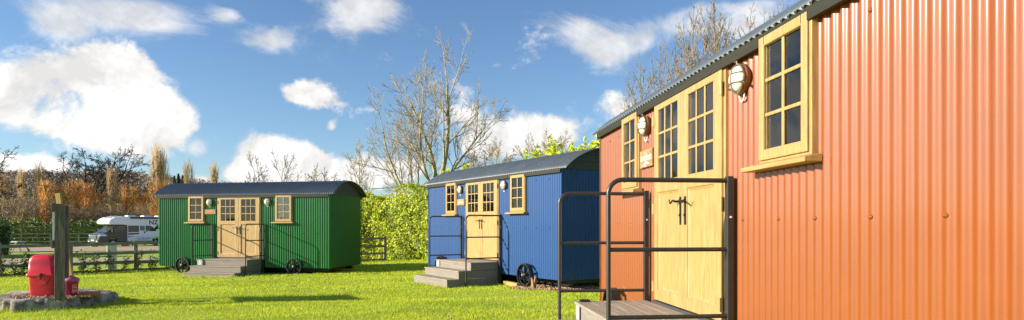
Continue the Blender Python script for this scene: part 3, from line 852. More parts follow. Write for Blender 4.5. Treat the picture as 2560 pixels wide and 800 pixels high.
def make_board():
    p1 = Vector((-7.505, 10.62, ST)); p2 = Vector((-7.74, 11.02, ST))
    p2 = Vector((-7.99, 11.43, ST))
    d = (p2 - p1).normalized(); ang = math.atan2(d.y, d.x)
    t = thing('notice_board', 'weathered timber notice board seen edge on with two posts on the stump', 'notice board', p1, ang)
    Ld = (p2 - p1).length
    for x, w, h in ((0, .140, 1.575), (Ld, .125, 1.57)):
        m = MB(); m.box(x - .05, x + .05, -w / 2, w / 2, -.02, h); m.build('post', M_OLDWOOD, t, .006)
    m = MB(); m.box(-.02, Ld + .02, .072, .098, .97, 1.44); m.build('board_panel', M_WHITE, t)
    m = MB(); m.box(-.06, Ld + .06, .0715, .112, 1.442, 1.585); m.build('header_rail', M_OLDWOOD, t, .004)
    m = MB(); m.box(-.06, Ld + .06, .0715, .112, .84, .968); m.build('bottom_rail', M_OLDWOOD, t, .004)
    # the leaning plank
    m = MB(); m.bar((-7.97, 11.62, ST - .0), (-8.24, 11.62, ST + 1.80), .09, .045, (0, 1, 0))
    o = m.build('timber_plank', M_YELLOWWOOD, None, .004)
    tag(o, 'yellowish timber plank leaning behind the notice board posts', 'plank')
make_board()
def chips(name, label, cx, cy, rx, ry, n, zf, size, m, seed, cat=None):
    rng = np.random.default_rng(seed); V = []; Fs = []
    a = rng.uniform(0, 2 * np.pi, n); r = np.sqrt(rng.uniform(0, 1, n))
    x = cx + rx * r * np.cos(a); y = cy + ry * r * np.sin(a)
    z = zf(x, y) + rng.uniform(.0, size * .5, n)
    ax = rng.normal(size=(n, 3)); ax /= np.linalg.norm(ax, axis=1)[:, None]
    bx = np.cross(ax, rng.normal(size=(n, 3))); bx /= np.linalg.norm(bx, axis=1)[:, None]; cxv = np.cross(ax, bx)
    s = rng.uniform(.5, 1.2, (n, 1)) * size
    P = np.stack([x, y, z], 1)
    vs = np.stack([P + ax * s, P - ax * s, P + bx * s * .6, P - bx * s * .6, P + cxv * s * .3, P - cxv * s * .3], 1).reshape(-1, 3)
    f = np.array([(0, 2, 4), (2, 1, 4), (1, 3, 4), (3, 0, 4), (2, 0, 5), (1, 2, 5), (3, 1, 5), (0, 3, 5)])
    Fc = (np.arange(n)[:, None, None] * 6 + f[None]).reshape(-1, 3)
    o = np_mesh(name, vs, Fc, m, smooth=False); tag(o, label, cat or 'chips', kind='stuff'); return o
chips('bark_chips', 'brown bark chips scattered over the top of the stump', -7.85, 11.05, .72, .52, 420, lambda x, y: ST + .004 + 0 * x, .032, M_CHIP, 3)

# ------------------------------------------------------------------ fences
def make_fence(name, label, pts, group, h=1.03, rails=(.93, .62, .31), board=.09, step=1.8, posts_at=None):
    pts = [Vector((x, y, 0)) for x, y in pts]
    t = thing(name, label, 'fence', (pts[0].x, pts[0].y, gz(pts[0].x, pts[0].y)), 0, group)
    o0 = Vector(t.location)
    for p, q in zip(pts[:-1], pts[1:]):
        L_ = (q - p).length; n = max(1, round(L_ / step)); d = (q - p) / n; ang = math.atan2(d.y, d.x)
        nrm = Vector((math.sin(ang), -math.cos(ang), 0))
        for i in range(n + 1):
            c = p + d * i; m = MB(); zz = gz(c.x, c.y)
            if i == n and q is not pts[-1]: continue
            M = Matrix.Translation(Vector((c.x, c.y, zz)) - o0) @ Matrix.Rotation(ang, 4, 'Z')
            m.box(-.06, .06, -.045, .045, -.2, h, M); m.build('post', M_RAILWOOD, t, .006)
        for rz_ in rails:
            m = MB()
            for i in range(n):
                a = p + d * i; b = p + d * (i + 1); a = a + d * (.002 if i else -.02); b = b - d * (.002 if i < n - 1 else -.02)
                off = nrm * .066
                w = random.Random(i * 7 + int(rz_ * 100)).uniform(-.012, .012)
                m.bar(Vector((a.x, a.y, gz(a.x, a.y) + rz_ + w)) + off - o0, Vector((b.x, b.y, gz(b.x, b.y) + rz_ - w)) + off - o0, .04, .10)
            m.build('rail', M_RAILWOOD, t)
        if board:
            m = MB(); off = nrm * .066
            m.bar(Vector((p.x, p.y, gz(p.x, p.y) + board / 2)) + off - o0, Vector((q.x, q.y, gz(q.x, q.y) + board / 2)) + off - o0, .035, board)
            m.build('gravel_board', M_RAILWOOD, t)
    return t
make_fence('post_and_rail_fence', 'long grey post and rail fence running behind the green hut to the hedge', [(-20.2, 16.5), (-5.35, 26.95)], None)
make_fence('post_and_rail_fence', 'far grey post and rail fence in front of the distant clipped hedge', [(-50, 61.5), (-33.5, 66)], None, h=1.15, rails=(1.05, .68, .30), board=0, step=2.4)
def fence_y(x): return 16.5 + (x + 20.2) * (26.95 - 16.5) / (20.2 - 5.35)

# white hook-up post
def make_hookup():
    x, y = -13.60, 21.75
    M_HOOK = mat('pale_painted_steel', (0.52, 0.55, 0.50), 0.5, var=.06)
    t = thing('hookup_post', 'pale box shaped utility post behind the fence rails', 'utility post', (x, y, gz(x, y)), R(35))
    m = MB(); m.box(-.14, .14, -.09, .09, -.05, .92); m.build('cabinet', M_HOOK, t, .012)
    m = MB(); m.box(-.16, .16, -.11, .11, .921, .955); m.build('cap', M_HOOK, t, .01)
    m = MB(); m.tube([(.05, -.09, .40), (.05, -.115, .40)], .025, 10); m.build('socket', M_BLACK, t)
make_hookup()

# ------------------------------------------------------------------ motorhome
def make_motorhome():
    M_VW = mat('motorhome_white', (0.86, 0.87, 0.88), 0.25, var=.03, coat=.5)
    M_VG = mat('cab_grey_metallic', (0.040, 0.044, 0.050), 0.3, .4, coat=.5)
    M_VB = mat('trim_black', (0.012, 0.012, 0.014), 0.4)
    M_VGL = mat('dark_vehicle_glass', (0.02, 0.025, 0.028), 0.05, coat=1.0)
    M_STR = mat('decal_grey', (0.16, 0.17, 0.18), 0.4)
    M_LIGHT = mat('headlight_lens', (0.75, 0.78, 0.8), 0.1, coat=1)
    M_TYRE = mat('tyre_rubber', (0.016, 0.016, 0.016), 0.9)
    M_RIM = mat('steel_rim', (0.35, 0.35, 0.36), 0.35, .6)
    M_SKY = mat('skylight_plastic', (0.10, 0.12, 0.14), 0.12, coat=.8)
    x, y = -36.0, 57.0; head = Vector((-.54, -.84))
    t = thing('motorhome', 'white and grey motorhome parked on gravel in front of the hedge', 'motorhome', (x, y, gz(x, y) + .03), math.atan2(head.y, head.x))
    t.scale = (1.0, 1.0, .95)
    W2 = 1.13
    # habitation body: side outline extruded
    body = [(-6.3, .42), (-6.3, 2.55), (-6.22, 2.72), (-5.9, 2.78), (-1.2, 2.78), (-.7, 2.80), (-.1, 2.70), (.25, 2.52), (.42, 2.30), (.40, 2.12), (.25, 2.02), (-.75, 2.00), (-1.15, 1.95), (-1.15, .42), (-2.9, .42)]
    wa = []
    for i in range(9):
        a = math.pi * i / 8; wa.append((-3.72 + .47 * math.cos(a), .42 + .40 * math.sin(a)))
    body = body[:-1] + wa
    m = MB(); m.prism(body, -W2, W2, lambda a, b, s: (a, s, b)); b = m.build('body', M_VW, t, .05)
    # the cab narrower and grey
    cab = [(-1.16, .36), (-1.16, 1.97), (-.70, 1.99), (-.42, 1.985), (.50, 1.28), (1.00, 1.17), (1.10, 1.05), (1.15, .80), (1.15, .55), (1.10, .34)]
    wa = []
    for i in range(9):
        a = math.pi * i / 8; wa.append((.02 + .44 * math.cos(a), .34 + .42 * math.sin(a)))
    m = MB(); m.prism(cab + wa, -.98, .98, lambda a, b, s: (a, s, b)); m.build('cab', M_VG, t, .06)
    # windscreen, slightly proud of the cab nose
    m = MB(); m.prism([(-.40, 1.985), (.47, 1.315), (.50, 1.335), (-.37, 2.005)], -.86, .86, lambda a, b, s: (a, s, b)); m.build('windscreen', M_VGL, t)
    for s in (1, -1):
        m = MB(); m.prism([(-.98, 1.36), (-.98, 1.88), (-.42, 1.88), (.10, 1.46), (.24, 1.33)], s * .981, s * .989, lambda a, b, q: (a, q, b)); m.build('cab_window', M_VGL, t)
        m = MB(); m.prism([(.42, 1.00), (.72, 1.13), (1.02, 1.10), (1.10, 1.02), (1.05, .95), (.62, .93)], s * .72, s * .994, lambda a, b, q: (a + .03, q, b)); m.build('headlight', M_LIGHT, t, .02)
        m = MB(); m.bar((.18, s * .99, 1.36), (.16, s * 1.16, 1.38), .05, .05); m.box(.08, .22, min(s * 1.12, s * 1.30), max(s * 1.12, s * 1.30), 1.28, 1.56); m.build('mirror', M_VB, t, .03)
        for wx in (.02, -3.72):
            wm = MB(); M = Matrix.Translation((wx, s * .93, .33)) @ Matrix.Rotation(R(-90 * s), 4, 'X')
            wm.lathe([(.20, -.10), (.31, -.10), (.34, -.06), (.34, .07), (.31, .10), (.20, .10)], 26, M); wh = wm.build('wheel', M_TYRE, t)
            wm = MB(); wm.lathe([(.205, .05), (.205, .085), (.16, .07), (.06, .09), (0, .09)], 20, M); wm.build('rim', M_RIM, wh)
    m = MB(); m.box(1.13, 1.19, -.42, .42, .72, 1.02); g_ = m.build('grille', M_VB, t, .03)
    m = MB(); m.box(1.185, 1.20, -.44, .44, 1.00, 1.03); m.box(1.185, 1.20, -.44, .44, .72, .745); m.box(1.185, 1.2, -.44, -.415, .745, 1.0); m.box(1.185, 1.2, .415, .44, .745, 1.0)
    for v in (.82, .91): m.box(1.185, 1.197, -.41, .41, v - .01, v + .01)
    m.build('grille_trim', M_RIM, g_)
    m = MB(); m.box(1.02, 1.24, -1.0, 1.0, .36, .66); bp = m.build('bumper', M_VG, t, .06)
    m = MB(); m.box(1.235, 1.248, -.27, .27, .50, .61); m.build('number_plate', M_WHITE, bp)
    for s in (1, -1):
        m = MB(); m.box(1.235, 1.246, s * .72 - .1, s * .72 + .1, .42, .52); m.build('fog_lamp', M_LIGHT, bp)
    # visible side (local +y): windows, decals, door outline, letters
    def flat(name, poly, mt, d0=.0005, d1=.012, par=t):
        q = MB(); q.prism(poly, W2 + d0, W2 + d1, lambda a, b, s: (a, s, b)); return q.build(name, mt, par)
    flat('side_stripe', [(-1.17, 1.30), (-1.17, 1.92), (-3.15, 1.92), (-3.40, 1.72), (-3.15, 1.50), (-2.75, 1.32)], M_STR, .0005, .004)
    flat('side_stripe', [(-1.17, 1.02), (-1.17, 1.22), (-2.55, 1.26), (-2.2, 1.10)], M_STR, .0005, .004)
    flat('side_stripe', [(-1.17, .80), (-1.17, .90), (-1.75, .90)], M_VB, .0005, .004)
    flat('side_window', [(-1.30, 1.34), (-1.30, 1.90), (-2.05, 1.90), (-2.05, 1.34)], M_VGL, .005, .03)
    flat('side_window', [(-2.72, 1.55), (-2.72, 1.90), (-3.10, 1.90), (-3.28, 1.72), (-3.1, 1.55)], M_VGL, .005, .02)
    dr = flat('body_door', [(-2.12, .55), (-2.12, 2.45), (-2.70, 2.45), (-2.70, .55)], M_VW, .0045, .018)
    flat('door_window', [(-2.20, 1.45), (-2.20, 1.90), (-2.62, 1.90), (-2.62, 1.45)], M_STR, .0185, .028, dr)
    flat('door_handle', [(-2.55, 1.20), (-2.55, 1.38), (-2.64, 1.38), (-2.64, 1.20)], M_VB, .0185, .05, dr)
    flat('roof_awning', [(-1.35, 2.58), (-1.35, 2.74), (-5.9, 2.74), (-5.9, 2.58)], M_VB, .001, .13)
    Mt = Matrix.Translation((-3.42, W2 + .004, 2.22)) @ Matrix.Rotation(R(180), 4, 'Z') @ Matrix.Rotation(R(90), 4, 'X')
    text_obj('lettering', 'NZ', .58, M_VB, t, Mt, .002, bold=.012)
    flat('mountain_emblem', [(a_ + .40, b_) for a_, b_ in [(-3.40, 1.38), (-3.72, 1.80), (-3.86, 1.66), (-4.20, 2.0), (-4.50, 1.66), (-4.72, 1.82), (-5.1, 1.38), (-4.45, 1.38), (-4.30, 1.62), (-4.12, 1.56), (-4.02, 1.38)]], M_VB, .0005, .005)
    m = MB(); m.prism([(-.55, 2.805), (.05, 2.665), (.07, 2.69), (-.53, 2.835)], -.62, .62, lambda a, b, s: (a, s, b)); m.build('front_skylight', M_SKY, t)
    for xx in (-1.9, -3.3, -4.6):
        m = MB(); m.box(xx - .35, xx + .35, -.3, .35, 2.781, 2.90); m.build('roof_vent', M_WHITE, t, .04)
    sk = MB(); sk.box(-6.2, -1.2, W2 - .12, W2 - .03, .30, .418); sk.build('skirt', M_STR, t)
    return t
mh = make_motorhome()
def mh_pt(lx, ly):
    a = mh.rotation_euler.z; return mh.location.x + lx * math.cos(a) - ly * math.sin(a), mh.location.y + lx * math.sin(a) + ly * math.cos(a)
def camp_bits():
    M_ALU = mat('table_aluminium', (0.45, 0.46, 0.47), .4, .6); M_GREYP = mat('grey_plastic', (0.32, 0.34, 0.37), .5); M_ORP = mat('orange_plastic', (0.62, 0.13, 0.015), .5)
    ra = mh.rotation_euler.z
    x, y = mh_pt(-2.55, 1.75); z0 = gz(x, y) + .03
    t = thing('camping_table', 'low folding camping table beside the motorhome door', 'table', (x, y, z0), ra)
    m = MB(); m.box(-.65, .65, -.3, .3, .62, .65); m.build('tabletop', M_ALU, t, .01)
    for sx_ in (-1, 1):
        for sy_ in (-1, 1):
            m = MB(); m.bar((sx_ * .55, sy_ * .25, .62), (sx_ * .6, sy_ * .27, 0), .03, .03); m.build('leg', M_ALU, t)
    for k, (lx, h, r, lab) in enumerate(((.30, .20, .13, 'wide white bowl on the camping table'), (-.12, .14, .12, 'low white bowl at the middle of the camping table'))):
        bx, by = mh_pt(-2.55 + lx, 1.75); m = MB(); m.lathe([(0, 0), (r * .6, 0), (r, h * .7), (r * .96, h), (r * .85, h * .9), (0, h * .3)], 16)
        o = m.build('bowl', M_WHITE, None); o.location = (bx, by, z0 + .651); tag(o, lab, 'bowl')
    def canister(lx, ly, r, h, m_, label):
        x, y = mh_pt(lx, ly); q = MB(); q.lathe([(0, 0), (r, 0), (r, h * .8), (r * .8, h * .92), (r * .35, h * .95), (r * .35, h), (0, h)], 18)
        o = q.build('water_container', m_, None); o.location = (x, y, gz(x, y) + .03); tag(o, label, 'container')
    canister(-1.45, 1.6, .17, .42, M_GREYP, 'upright grey water container under the motorhome side')
    x, y = mh_pt(-4.3, 1.7); q = MB(); q.tube([(-.38, 0, .26), (-.34, 0, .26), (.34, 0, .26), (.38, 0, .26)], [.16, .25, .25, .16], 18)
    o = q.build('water_roller', M_WHITE, None); o.location = (x, y, gz(x, y) + .03); o.rotation_euler = (0, 0, ra); tag(o, 'white rolling water barrel lying by the motorhome rear wheel', 'water barrel')
    x, y = mh_pt(-.75, 1.75); q = MB(); q.prism([(-.4, 0), (.4, 0), (.4, .16), (.1, .16)], -.12, .12, lambda a, b, s: (a, s, b))
    o = q.build('levelling_ramp', M_ORP, None, .01); o.location = (x, y, gz(x, y) + .03); o.rotation_euler = (0, 0, ra); tag(o, 'orange plastic levelling ramp beside the motorhome cab', 'ramp')
    x, y = mh_pt(.95, .4); q = MB(); q.prism([(-.3, 0), (.3, 0), (.3, .17), (0, .17)], -.14, .14, lambda a, b, s: (a, s, b))
    o = q.build('wheel_block', M_YELLOWWOOD, None, .01); o.location = (*mh_pt(1.5, .9), gz(x, y) + .03); o.rotation_euler = (0, 0, ra); tag(o, 'pale wooden wedge on the ground ahead of the motorhome', 'wedge')
    # folded bicycle by the rear wheel
    t = thing('bicycle', 'dark bicycle leaning on the motorhome by its rear wheel', 'bicycle', (*mh_pt(-4.75, 1.42), gz(*mh_pt(-4.75, 1.42)) + .03), ra)
    for bx in (-.52, .52):
        q = MB(); n = 26; pts = [(bx + .33 * math.cos(a), 0, .34 + .33 * math.sin(a)) for a in np.linspace(0, 2 * math.pi, n)]
        q.tube(pts, .018, 6, False)
        for i in range(8):
            a = i * math.pi / 4; q.tube([(bx, 0, .34), (bx + .32 * math.cos(a), 0, .34 + .32 * math.sin(a))], .004, 3, False)
        q.build('wheel', M_BLACK, t)
    q = MB()
    for a, b in (((-.52, .34), (-.1, .32)), ((-.1, .32), (-.24, .82)), ((-.52, .34), (-.20, .72)), ((-.1, .32), (.36, .78)), ((-.20, .72), (.36, .80)), ((.52, .34), (.32, .92))):
        q.tube([(a[0], 0, a[1]), (b[0], 0, b[1])], .018, 6)
    q.build('frame', M_BLACK, t)
    q = MB(); q.tube([(.32, -.24, .98), (.32, 0, .94), (.32, .24, .98)], .014, 6); q.build('handlebar', M_BLACK, t)
    q = MB(); q.box(-.36, -.12, -.06, .06, .84, .89); q.build('saddle', M_BLACK, t, .02)
    # grey trough / box like table on the far pitch
    x, y = -34.3, 44.3
    M_PALE = mat('pale_weathered_board', (0.40, 0.41, 0.42), .7, var=.1)
    t = thing('picnic_table', 'pale grey topped picnic table by the dark hedge on the far pitch', 'table', (x, y, gz(x, y)), R(-20))
    m = MB(); m.box(-.55, .55, -.32, .32, .68, .75); m.build('tabletop', M_PALE, t, .01)
    m = MB(); m.box(-.55, .55, -.66, -.45, .42, .46); m.box(-.55, .55, .45, .66, .42, .46); m.build('bench', M_PALE, t, .01)
    for sx_ in (-.4, .4):
        m = MB(); m.bar((sx_, -.55, 0), (sx_, -.25, .68), .05, .09, (1, 0, 0)); m.bar((sx_, .55, 0), (sx_, .25, .68), .05, .09, (1, 0, 0)); m.bar((sx_, -.62, .37), (sx_, .62, .37), .05, .08, (1, 0, 0)); m.build('leg_frame', M_RAILWOOD, t)
camp_bits()

# edging, chocks and gravel under the blue hut
def blue_bits():
    x0, y0 = hut_world(1, 3.95, -.02); x1, y1 = hut_world(1, 4.60, -.10)
    m = MB(); m.bar((x0, y0, gz(x0, y0) + .03), (x1, y1, gz(x1, y1) + .03), .10, .10)
    o = m.build('timber_sleeper', M_YELLOWWOOD, None, .006); tag(o, 'pale timber edging board lying beside the blue hut wheel', 'timber')
    for k, (u, a) in enumerate(((5.17, 20), (5.22, -30))):
        x, y = hut_world(1, u, -.10 - .06 * k); q = MB()
        q.prism([(-.03, -.03), (.03, -.03), (.03, .20), (-.005, .24)], -.025, .025, lambda a_, b_, s: (a_, s, b_))
        o = q.build('wooden_wedge', M_SIGNW, None); o.location = (x, y, gz(x, y)); o.rotation_euler = (0, R(a * .3), R(a))
        tag(o, ['upright pale timber wedge leaning by the blue hut wheel', 'slanted thin timber wedge right of the blue hut wheel'][k], 'wedge')
    cx, cy = hut_world(1, 5.25, .35)
    M_STONE = mat('stone_chippings', (0.42, 0.27, 0.17), .9, island=.4, hue=.02)
    n = 1500
    chips('stone_chippings', 'tan stone chippings spread under the end of the blue hut', cx, cy, .95, .62, n, lambda x, y: ground(x, y) + .01, .03, M_STONE, 8)
blue_bits()

# overhead cable with its poles outside the picture
def make_cable():
    M_CABLE = mat('cable_black', (.012, .012, .012), .6)
    pts = [(x, 50, 3.955 + .00246 * (x + 21.8) ** 2) for x in np.linspace(-66, -8, 50)]
    m = MB(); m.tube(pts, .026, 6)
    o = m.build('overhead_cable', M_CABLE); tag(o, 'thin black overhead cable sagging across behind the green hut', 'cable')
make_cable()
# ------------------------------------------------------------------ bare trees
class Tree:
    """grows limbs as polylines; batches them into tapered tubes"""
    def __init__(s, seed): s.r = random.Random(seed); s.b = {}
    def limb(s, level, p, d, length, r0, r1, nseg, wob, trop, bend=(0, 0, 0)):
        r = s.r; pts = [p.copy()]; d = d.normalized(); st = length / nseg; dirs = [d]
        bend = Vector(bend)
        for i in range(nseg):
            d = (d + Vector((r.uniform(-wob, wob), r.uniform(-wob, wob), r.uniform(-wob, wob) + trop)) + bend).normalized()
            p = p + d * st; pts.append(p.copy()); dirs.append(d)
        rad = [r0 + (r1 - r0) * (i / nseg) ** .8 for i in range(nseg + 1)]
        s.b.setdefault((level, nseg), []).append((pts, rad))
        return pts, dirs, rad
    def grow(s, level, p, d, length, r0, P):
        L = P[level]; r = s.r
        last = level == len(P) - 1
        pts, dirs, rad = s.limb(level, p, d, length, r0, max(r0 * L.get('tip', .35), L.get('rmin', .004)), L['seg'], L['wob'], L['trop'])
        if last: return
        n = L['n'] if isinstance(L['n'], int) else r.randint(*L['n'])
        az = r.uniform(0, 6.28)
        for i in range(n):
            t = L['from'] + (1 - L['from']) * ((i + r.uniform(.1, .9)) / n)
            if i == n - 1 and L.get('lead', True): t = 1.0
            f = t * L['seg']; k = min(int(f), L['seg'] - 1); q = pts[k].lerp(pts[k + 1], f - k); dd = dirs[k + 1]
            az += 2.4 + r.uniform(-.6, .6)
            ang = R(r.uniform(*L['ang'])) * (1 if t < 1 else .35)
            x = dd.orthogonal().normalized(); x = Matrix.Rotation(az, 3, dd) @ x
            if L.get('flat'): x.z *= L['flat']
            nd = (dd * math.cos(ang) + x * math.sin(ang))
            rr = rad[k] + (rad[k + 1] - rad[k]) * (f - k)
            ln = length * L['ratio'] * r.uniform(.7, 1.15) * (1 - L.get('fall', .45) * (t - L['from']) / max(1e-3, 1 - L['from']))
            s.grow(level + 1, q, nd, ln, max(rr * L.get('rr', .62), P[level + 1].get('rmin', .004)), P)
    def meshes(s, levels, sides):
        V = []; Fc = []; off = 0
        for (lv, ns), lst in s.b.items():
            if lv not in levels: continue
            n = sides[min(lv, len(sides) - 1)]
            P = np.array([[tuple(q) for q in pts] for pts, _ in lst]); Rd = np.array([rad for _, rad in lst])
            D = P[:, -1] - P[:, 0]; D /= np.maximum(np.linalg.norm(D, axis=1, keepdims=True), 1e-6)
            ref = np.where(np.abs(D[:, 2:3]) < .9, np.array([[0, 0, 1.]]), np.array([[1., 0, 0]]))
            U = np.cross(D, ref); U /= np.linalg.norm(U, axis=1, keepdims=True); Wv = np.cross(D, U)
            a = np.linspace(0, 2 * np.pi, n, endpoint=False)
            C = np.cos(a)[None, :, None] * U[:, None] + np.sin(a)[None, :, None] * Wv[:, None]
            vs = P[:, :, None, :] + C[:, None] * Rd[:, :, None, None]
            B = len(lst); S = ns + 1
            idx = (np.arange(B)[:, None, None] * S + np.arange(ns)[None, :, None]) * n + np.arange(n)[None, None]
            nx = (np.arange(B)[:, None, None] * S + np.arange(ns)[None, :, None]) * n + (np.arange(n)[None, None] + 1) % n
            f = np.stack([idx, nx, nx + n, idx + n], -1).reshape(-1, 4) + off
            V.append(vs.reshape(-1, 3)); Fc.append(f); off += B * S * n
        return np.concatenate(V), np.concatenate(Fc)
    def build(s, name, label, loc, bark, twig, group=None, trunk_levels=(0, 1), sides=(8, 6, 4, 3, 3, 3), rz=0.0, scale=1.0, cat='tree'):
        t = thing(name, label, cat, loc, rz, group); t.scale = (scale,) * 3
        V, Fc = s.meshes(trunk_levels, sides); np_mesh('trunk', V, Fc, bark, t)
        rest = {k[0] for k in s.b} - set(trunk_levels)
        if rest:
            V, Fc = s.meshes(rest, sides); np_mesh('crown', V, Fc, twig, t)
        return t

M_ASH = mat('ash_bark', (0.30, 0.25, 0.12), 0.9, var=0.35, vscale=2.5, col2=(0.42, 0.36, 0.14), bump=.4)
M_ASHT = mat('ash_twigs', (0.36, 0.30, 0.19), 0.9, island=.35, hue=.015)
M_PALE_T = mat('pale_twigs', (0.36, 0.30, 0.21), 0.9, island=.35, hue=.012)
M_OAK = mat('oak_bark', (0.050, 0.036, 0.026), 0.9, var=.4, vscale=.8, col2=(0.10, 0.065, 0.04))
M_OAKT = mat('oak_twigs', (0.045, 0.033, 0.026), 0.9, island=.3)
M_WIL = mat('willow_bark', (0.42, 0.27, 0.12), 0.9, var=.3, vscale=.7)
M_WILT = mat('orange_willow_shoots', (0.60, 0.29, 0.070), 0.85, island=.45, hue=.018)
M_WILP = mat('pale_willow_shoots', (0.52, 0.36, 0.18), 0.85, island=.35, hue=.015)
M_SCRUB = mat('scrub_twigs', (0.30, 0.215, 0.13), 0.9, island=.4, hue=.02)

def at(px, y): return (from_px(px, y), y)
# the tall ash behind the hedge: two stems leaning apart
def big_ash():
    T = Tree(21); P = [
        dict(seg=7, wob=.05, trop=.02, n=0, ang=(0, 0), ratio=1, **{'from': .5}),
        dict(seg=9, wob=.13, trop=.06, n=(6, 7), ang=(28, 55), ratio=.58, rr=.55, fall=.35, **{'from': .22}, rmin=.03),
        dict(seg=7, wob=.11, trop=.06, n=(4, 6), ang=(25, 58), ratio=.55, rr=.58, fall=.35, **{'from': .18}, rmin=.018),
        dict(seg=5, wob=.15, trop=.07, n=(4, 5), ang=(25, 55), ratio=.55, rr=.6, fall=.3, **{'from': .2}, rmin=.011),
        dict(seg=3, wob=.16, trop=.09, n=(4, 5), ang=(20, 50), ratio=.6, rr=.65, fall=.3, **{'from': .3}, rmin=.0085),
        dict(seg=2, wob=.15, trop=.08, rmin=.0075)]
    Y = 30.5; bx, by = at(1092, Y); base = Vector((0, 0, -.3))
    pts, dirs, rad = T.limb(0, base, Vector((.02, 0, 1)), 3.6, .27, .21, 6, .025, 0)
    top = pts[-1]; k = 1600 / Y
    def stem(frm, d, ln, r0, lv=1): T.grow(lv, frm, Vector(d), ln, r0, P)
    stem(top, (.16, -.05, 1), 5.5, .155); stem(top, (-.03, .15, 1), 4.9, .135); stem(pts[5], (-.40, .1, 1), 4.7, .12)
    stem(pts[5], (.95, .1, .55), 3.2, .065); stem(top, (.52, .2, 1), 4.3, .10)
    return T.build('ash_tree', 'tallest bare ash tree with mossy yellow limbs behind the blue hut', (bx, by, gz(bx, by)), M_ASH, M_ASHT, sides=(10, 7, 5, 4, 3, 3), cat='tree', scale=.93)
big_ash()
def left_ash():
    T = Tree(8); P = [
        dict(seg=7, wob=.05, trop=.02, n=0, ang=(0, 0), ratio=1, **{'from': .5}),
        dict(seg=9, wob=.13, trop=.06, n=(5, 6), ang=(25, 50), ratio=.55, rr=.55, fall=.3, **{'from': .25}, rmin=.022),
        dict(seg=6, wob=.12, trop=.06, n=(4, 6), ang=(25, 50), ratio=.55, rr=.6, fall=.3, **{'from': .2}, rmin=.014),
        dict(seg=4, wob=.15, trop=.08, n=(3, 5), ang=(20, 50), ratio=.6, rr=.65, fall=.3, **{'from': .25}, rmin=.009),
        dict(seg=3, wob=.16, trop=.10, n=(2, 3), ang=(20, 45), ratio=.6, fall=.3, **{'from': .3}, rmin=.0085),
        dict(seg=2, wob=.15, trop=.1, rmin=.0075)]
    bx, by = at(1040, 31.5)
    pts, dirs, rad = T.limb(0, Vector((0, 0, -.3)), Vector((-.05, 0, 1)), 2.6, .19, .15, 5, .03, 0)
    for d, ln, r0 in (((-.30, 0, 1), 5.0, .095), ((-.08, .2, 1), 4.7, .085), ((-.45, .1, 1), 3.9, .07), ((-.35, -.3, .8), 3.1, .055), ((.10, -.1, 1), 3.9, .07)):
        T.grow(1, pts[-1] if r0 > .08 else pts[4], Vector(d), ln, r0, P)
    return T.build('ash_tree', 'shorter bare ash with many slender stems left of the tallest ash', (bx, by, gz(bx, by)), M_ASH, M_ASHT, sides=(9, 6, 4, 3, 3, 3), scale=.88)
left_ash()

def small_tree(seed, name, label, px, Y, h, bark, twig, group=None, ang=(22, 42), dens=9, spread=.42, thick=.10, upright=.05, clean=.2, fine=.012, bush=0):
    T = Tree(seed); P = [
        dict(seg=9, wob=.035, trop=.02, n=dens, ang=ang, ratio=spread, rr=.5, fall=.45, tip=.12, **{'from': clean}, rmin=fine * 1.6),
        dict(seg=6, wob=.08, trop=upright, n=(4 + bush, 6 + bush), ang=(20, 42), ratio=.5, rr=.55, fall=.35, **{'from': .15}, rmin=fine * 1.2),
        dict(seg=4, wob=.12, trop=upright, n=(3 + bush, 4 + bush), ang=(20, 45), ratio=.55, rr=.6, fall=.3, **{'from': .2}, rmin=fine),
        dict(seg=3, wob=.14, trop=upright, n=(2, 3), ang=(20, 45), ratio=.55, rr=.65, **{'from': .3}, rmin=fine * .8),
        dict(seg=2, wob=.14, trop=upright, rmin=fine * .7)]
    x, y = at(px, Y)
    T.grow(0, Vector((0, 0, -.2)), Vector((0, 0, 1)), h, thick, P)
    top_ = max(max(q.z for q in pts) for lst in T.b.values() for pts, _ in lst)
    return T.build(name, label, (x, y, gz(x, y)), bark, twig, group, trunk_levels=(0,), sides=(7, 4, 3, 3, 3), scale=h / top_)
def hy(top, Y, px): return (578 - top) / F * Y + EYE - gz(*at(px, Y))
M_SAP = mat('sapling_twigs', (0.30, 0.22, 0.11), 0.9, island=.35, hue=.012)
M_GREYT = mat('grey_twigs', (0.22, 0.18, 0.13), 0.9, island=.3)
small_tree(4, 'field_tree', 'small bare tree with many rising branches between the green hut and hedge', 905, 44, hy(358, 44, 905), M_ASH, M_ASHT, dens=13, thick=.13, clean=.25, spread=.40, fine=.018)
small_tree(5, 'field_tree', 'straight bare tree behind the middle of the green hut roof, left of its pair', 633, 62, hy(388, 62, 633), M_GREYT, M_GREYT, dens=12, thick=.15, clean=.2, spread=.40, fine=.024, ang=(35, 58))
small_tree(6, 'field_tree', 'bare tree with several upright stems above the green hut roof', 700, 60, hy(385, 60, 700), M_GREYT, M_GREYT, dens=14, thick=.14, clean=.12, spread=.5, fine=.022, ang=(25, 48))
small_tree(7, 'field_tree', 'thin bare sapling between two taller trees over the green hut roof', 662, 64, hy(400, 64, 662), M_GREYT, M_GREYT, dens=10, thick=.09, clean=.2, spread=.3, fine=.022, ang=(20, 40))
small_tree(9, 'field_tree', 'low twiggy tree over the right half of the green hut roof', 778, 75, hy(420, 75, 778), M_OAK, M_PALE_T, dens=12, thick=.16, clean=.3, spread=.5, fine=.03, ang=(40, 75))
small_tree(10, 'field_tree', 'dark low crooked tree right of the twiggy one over the green hut', 812, 78, hy(428, 78, 812), M_OAK, M_OAKT, dens=11, thick=.2, clean=.4, spread=.48, fine=.034, ang=(45, 80), upright=.0)
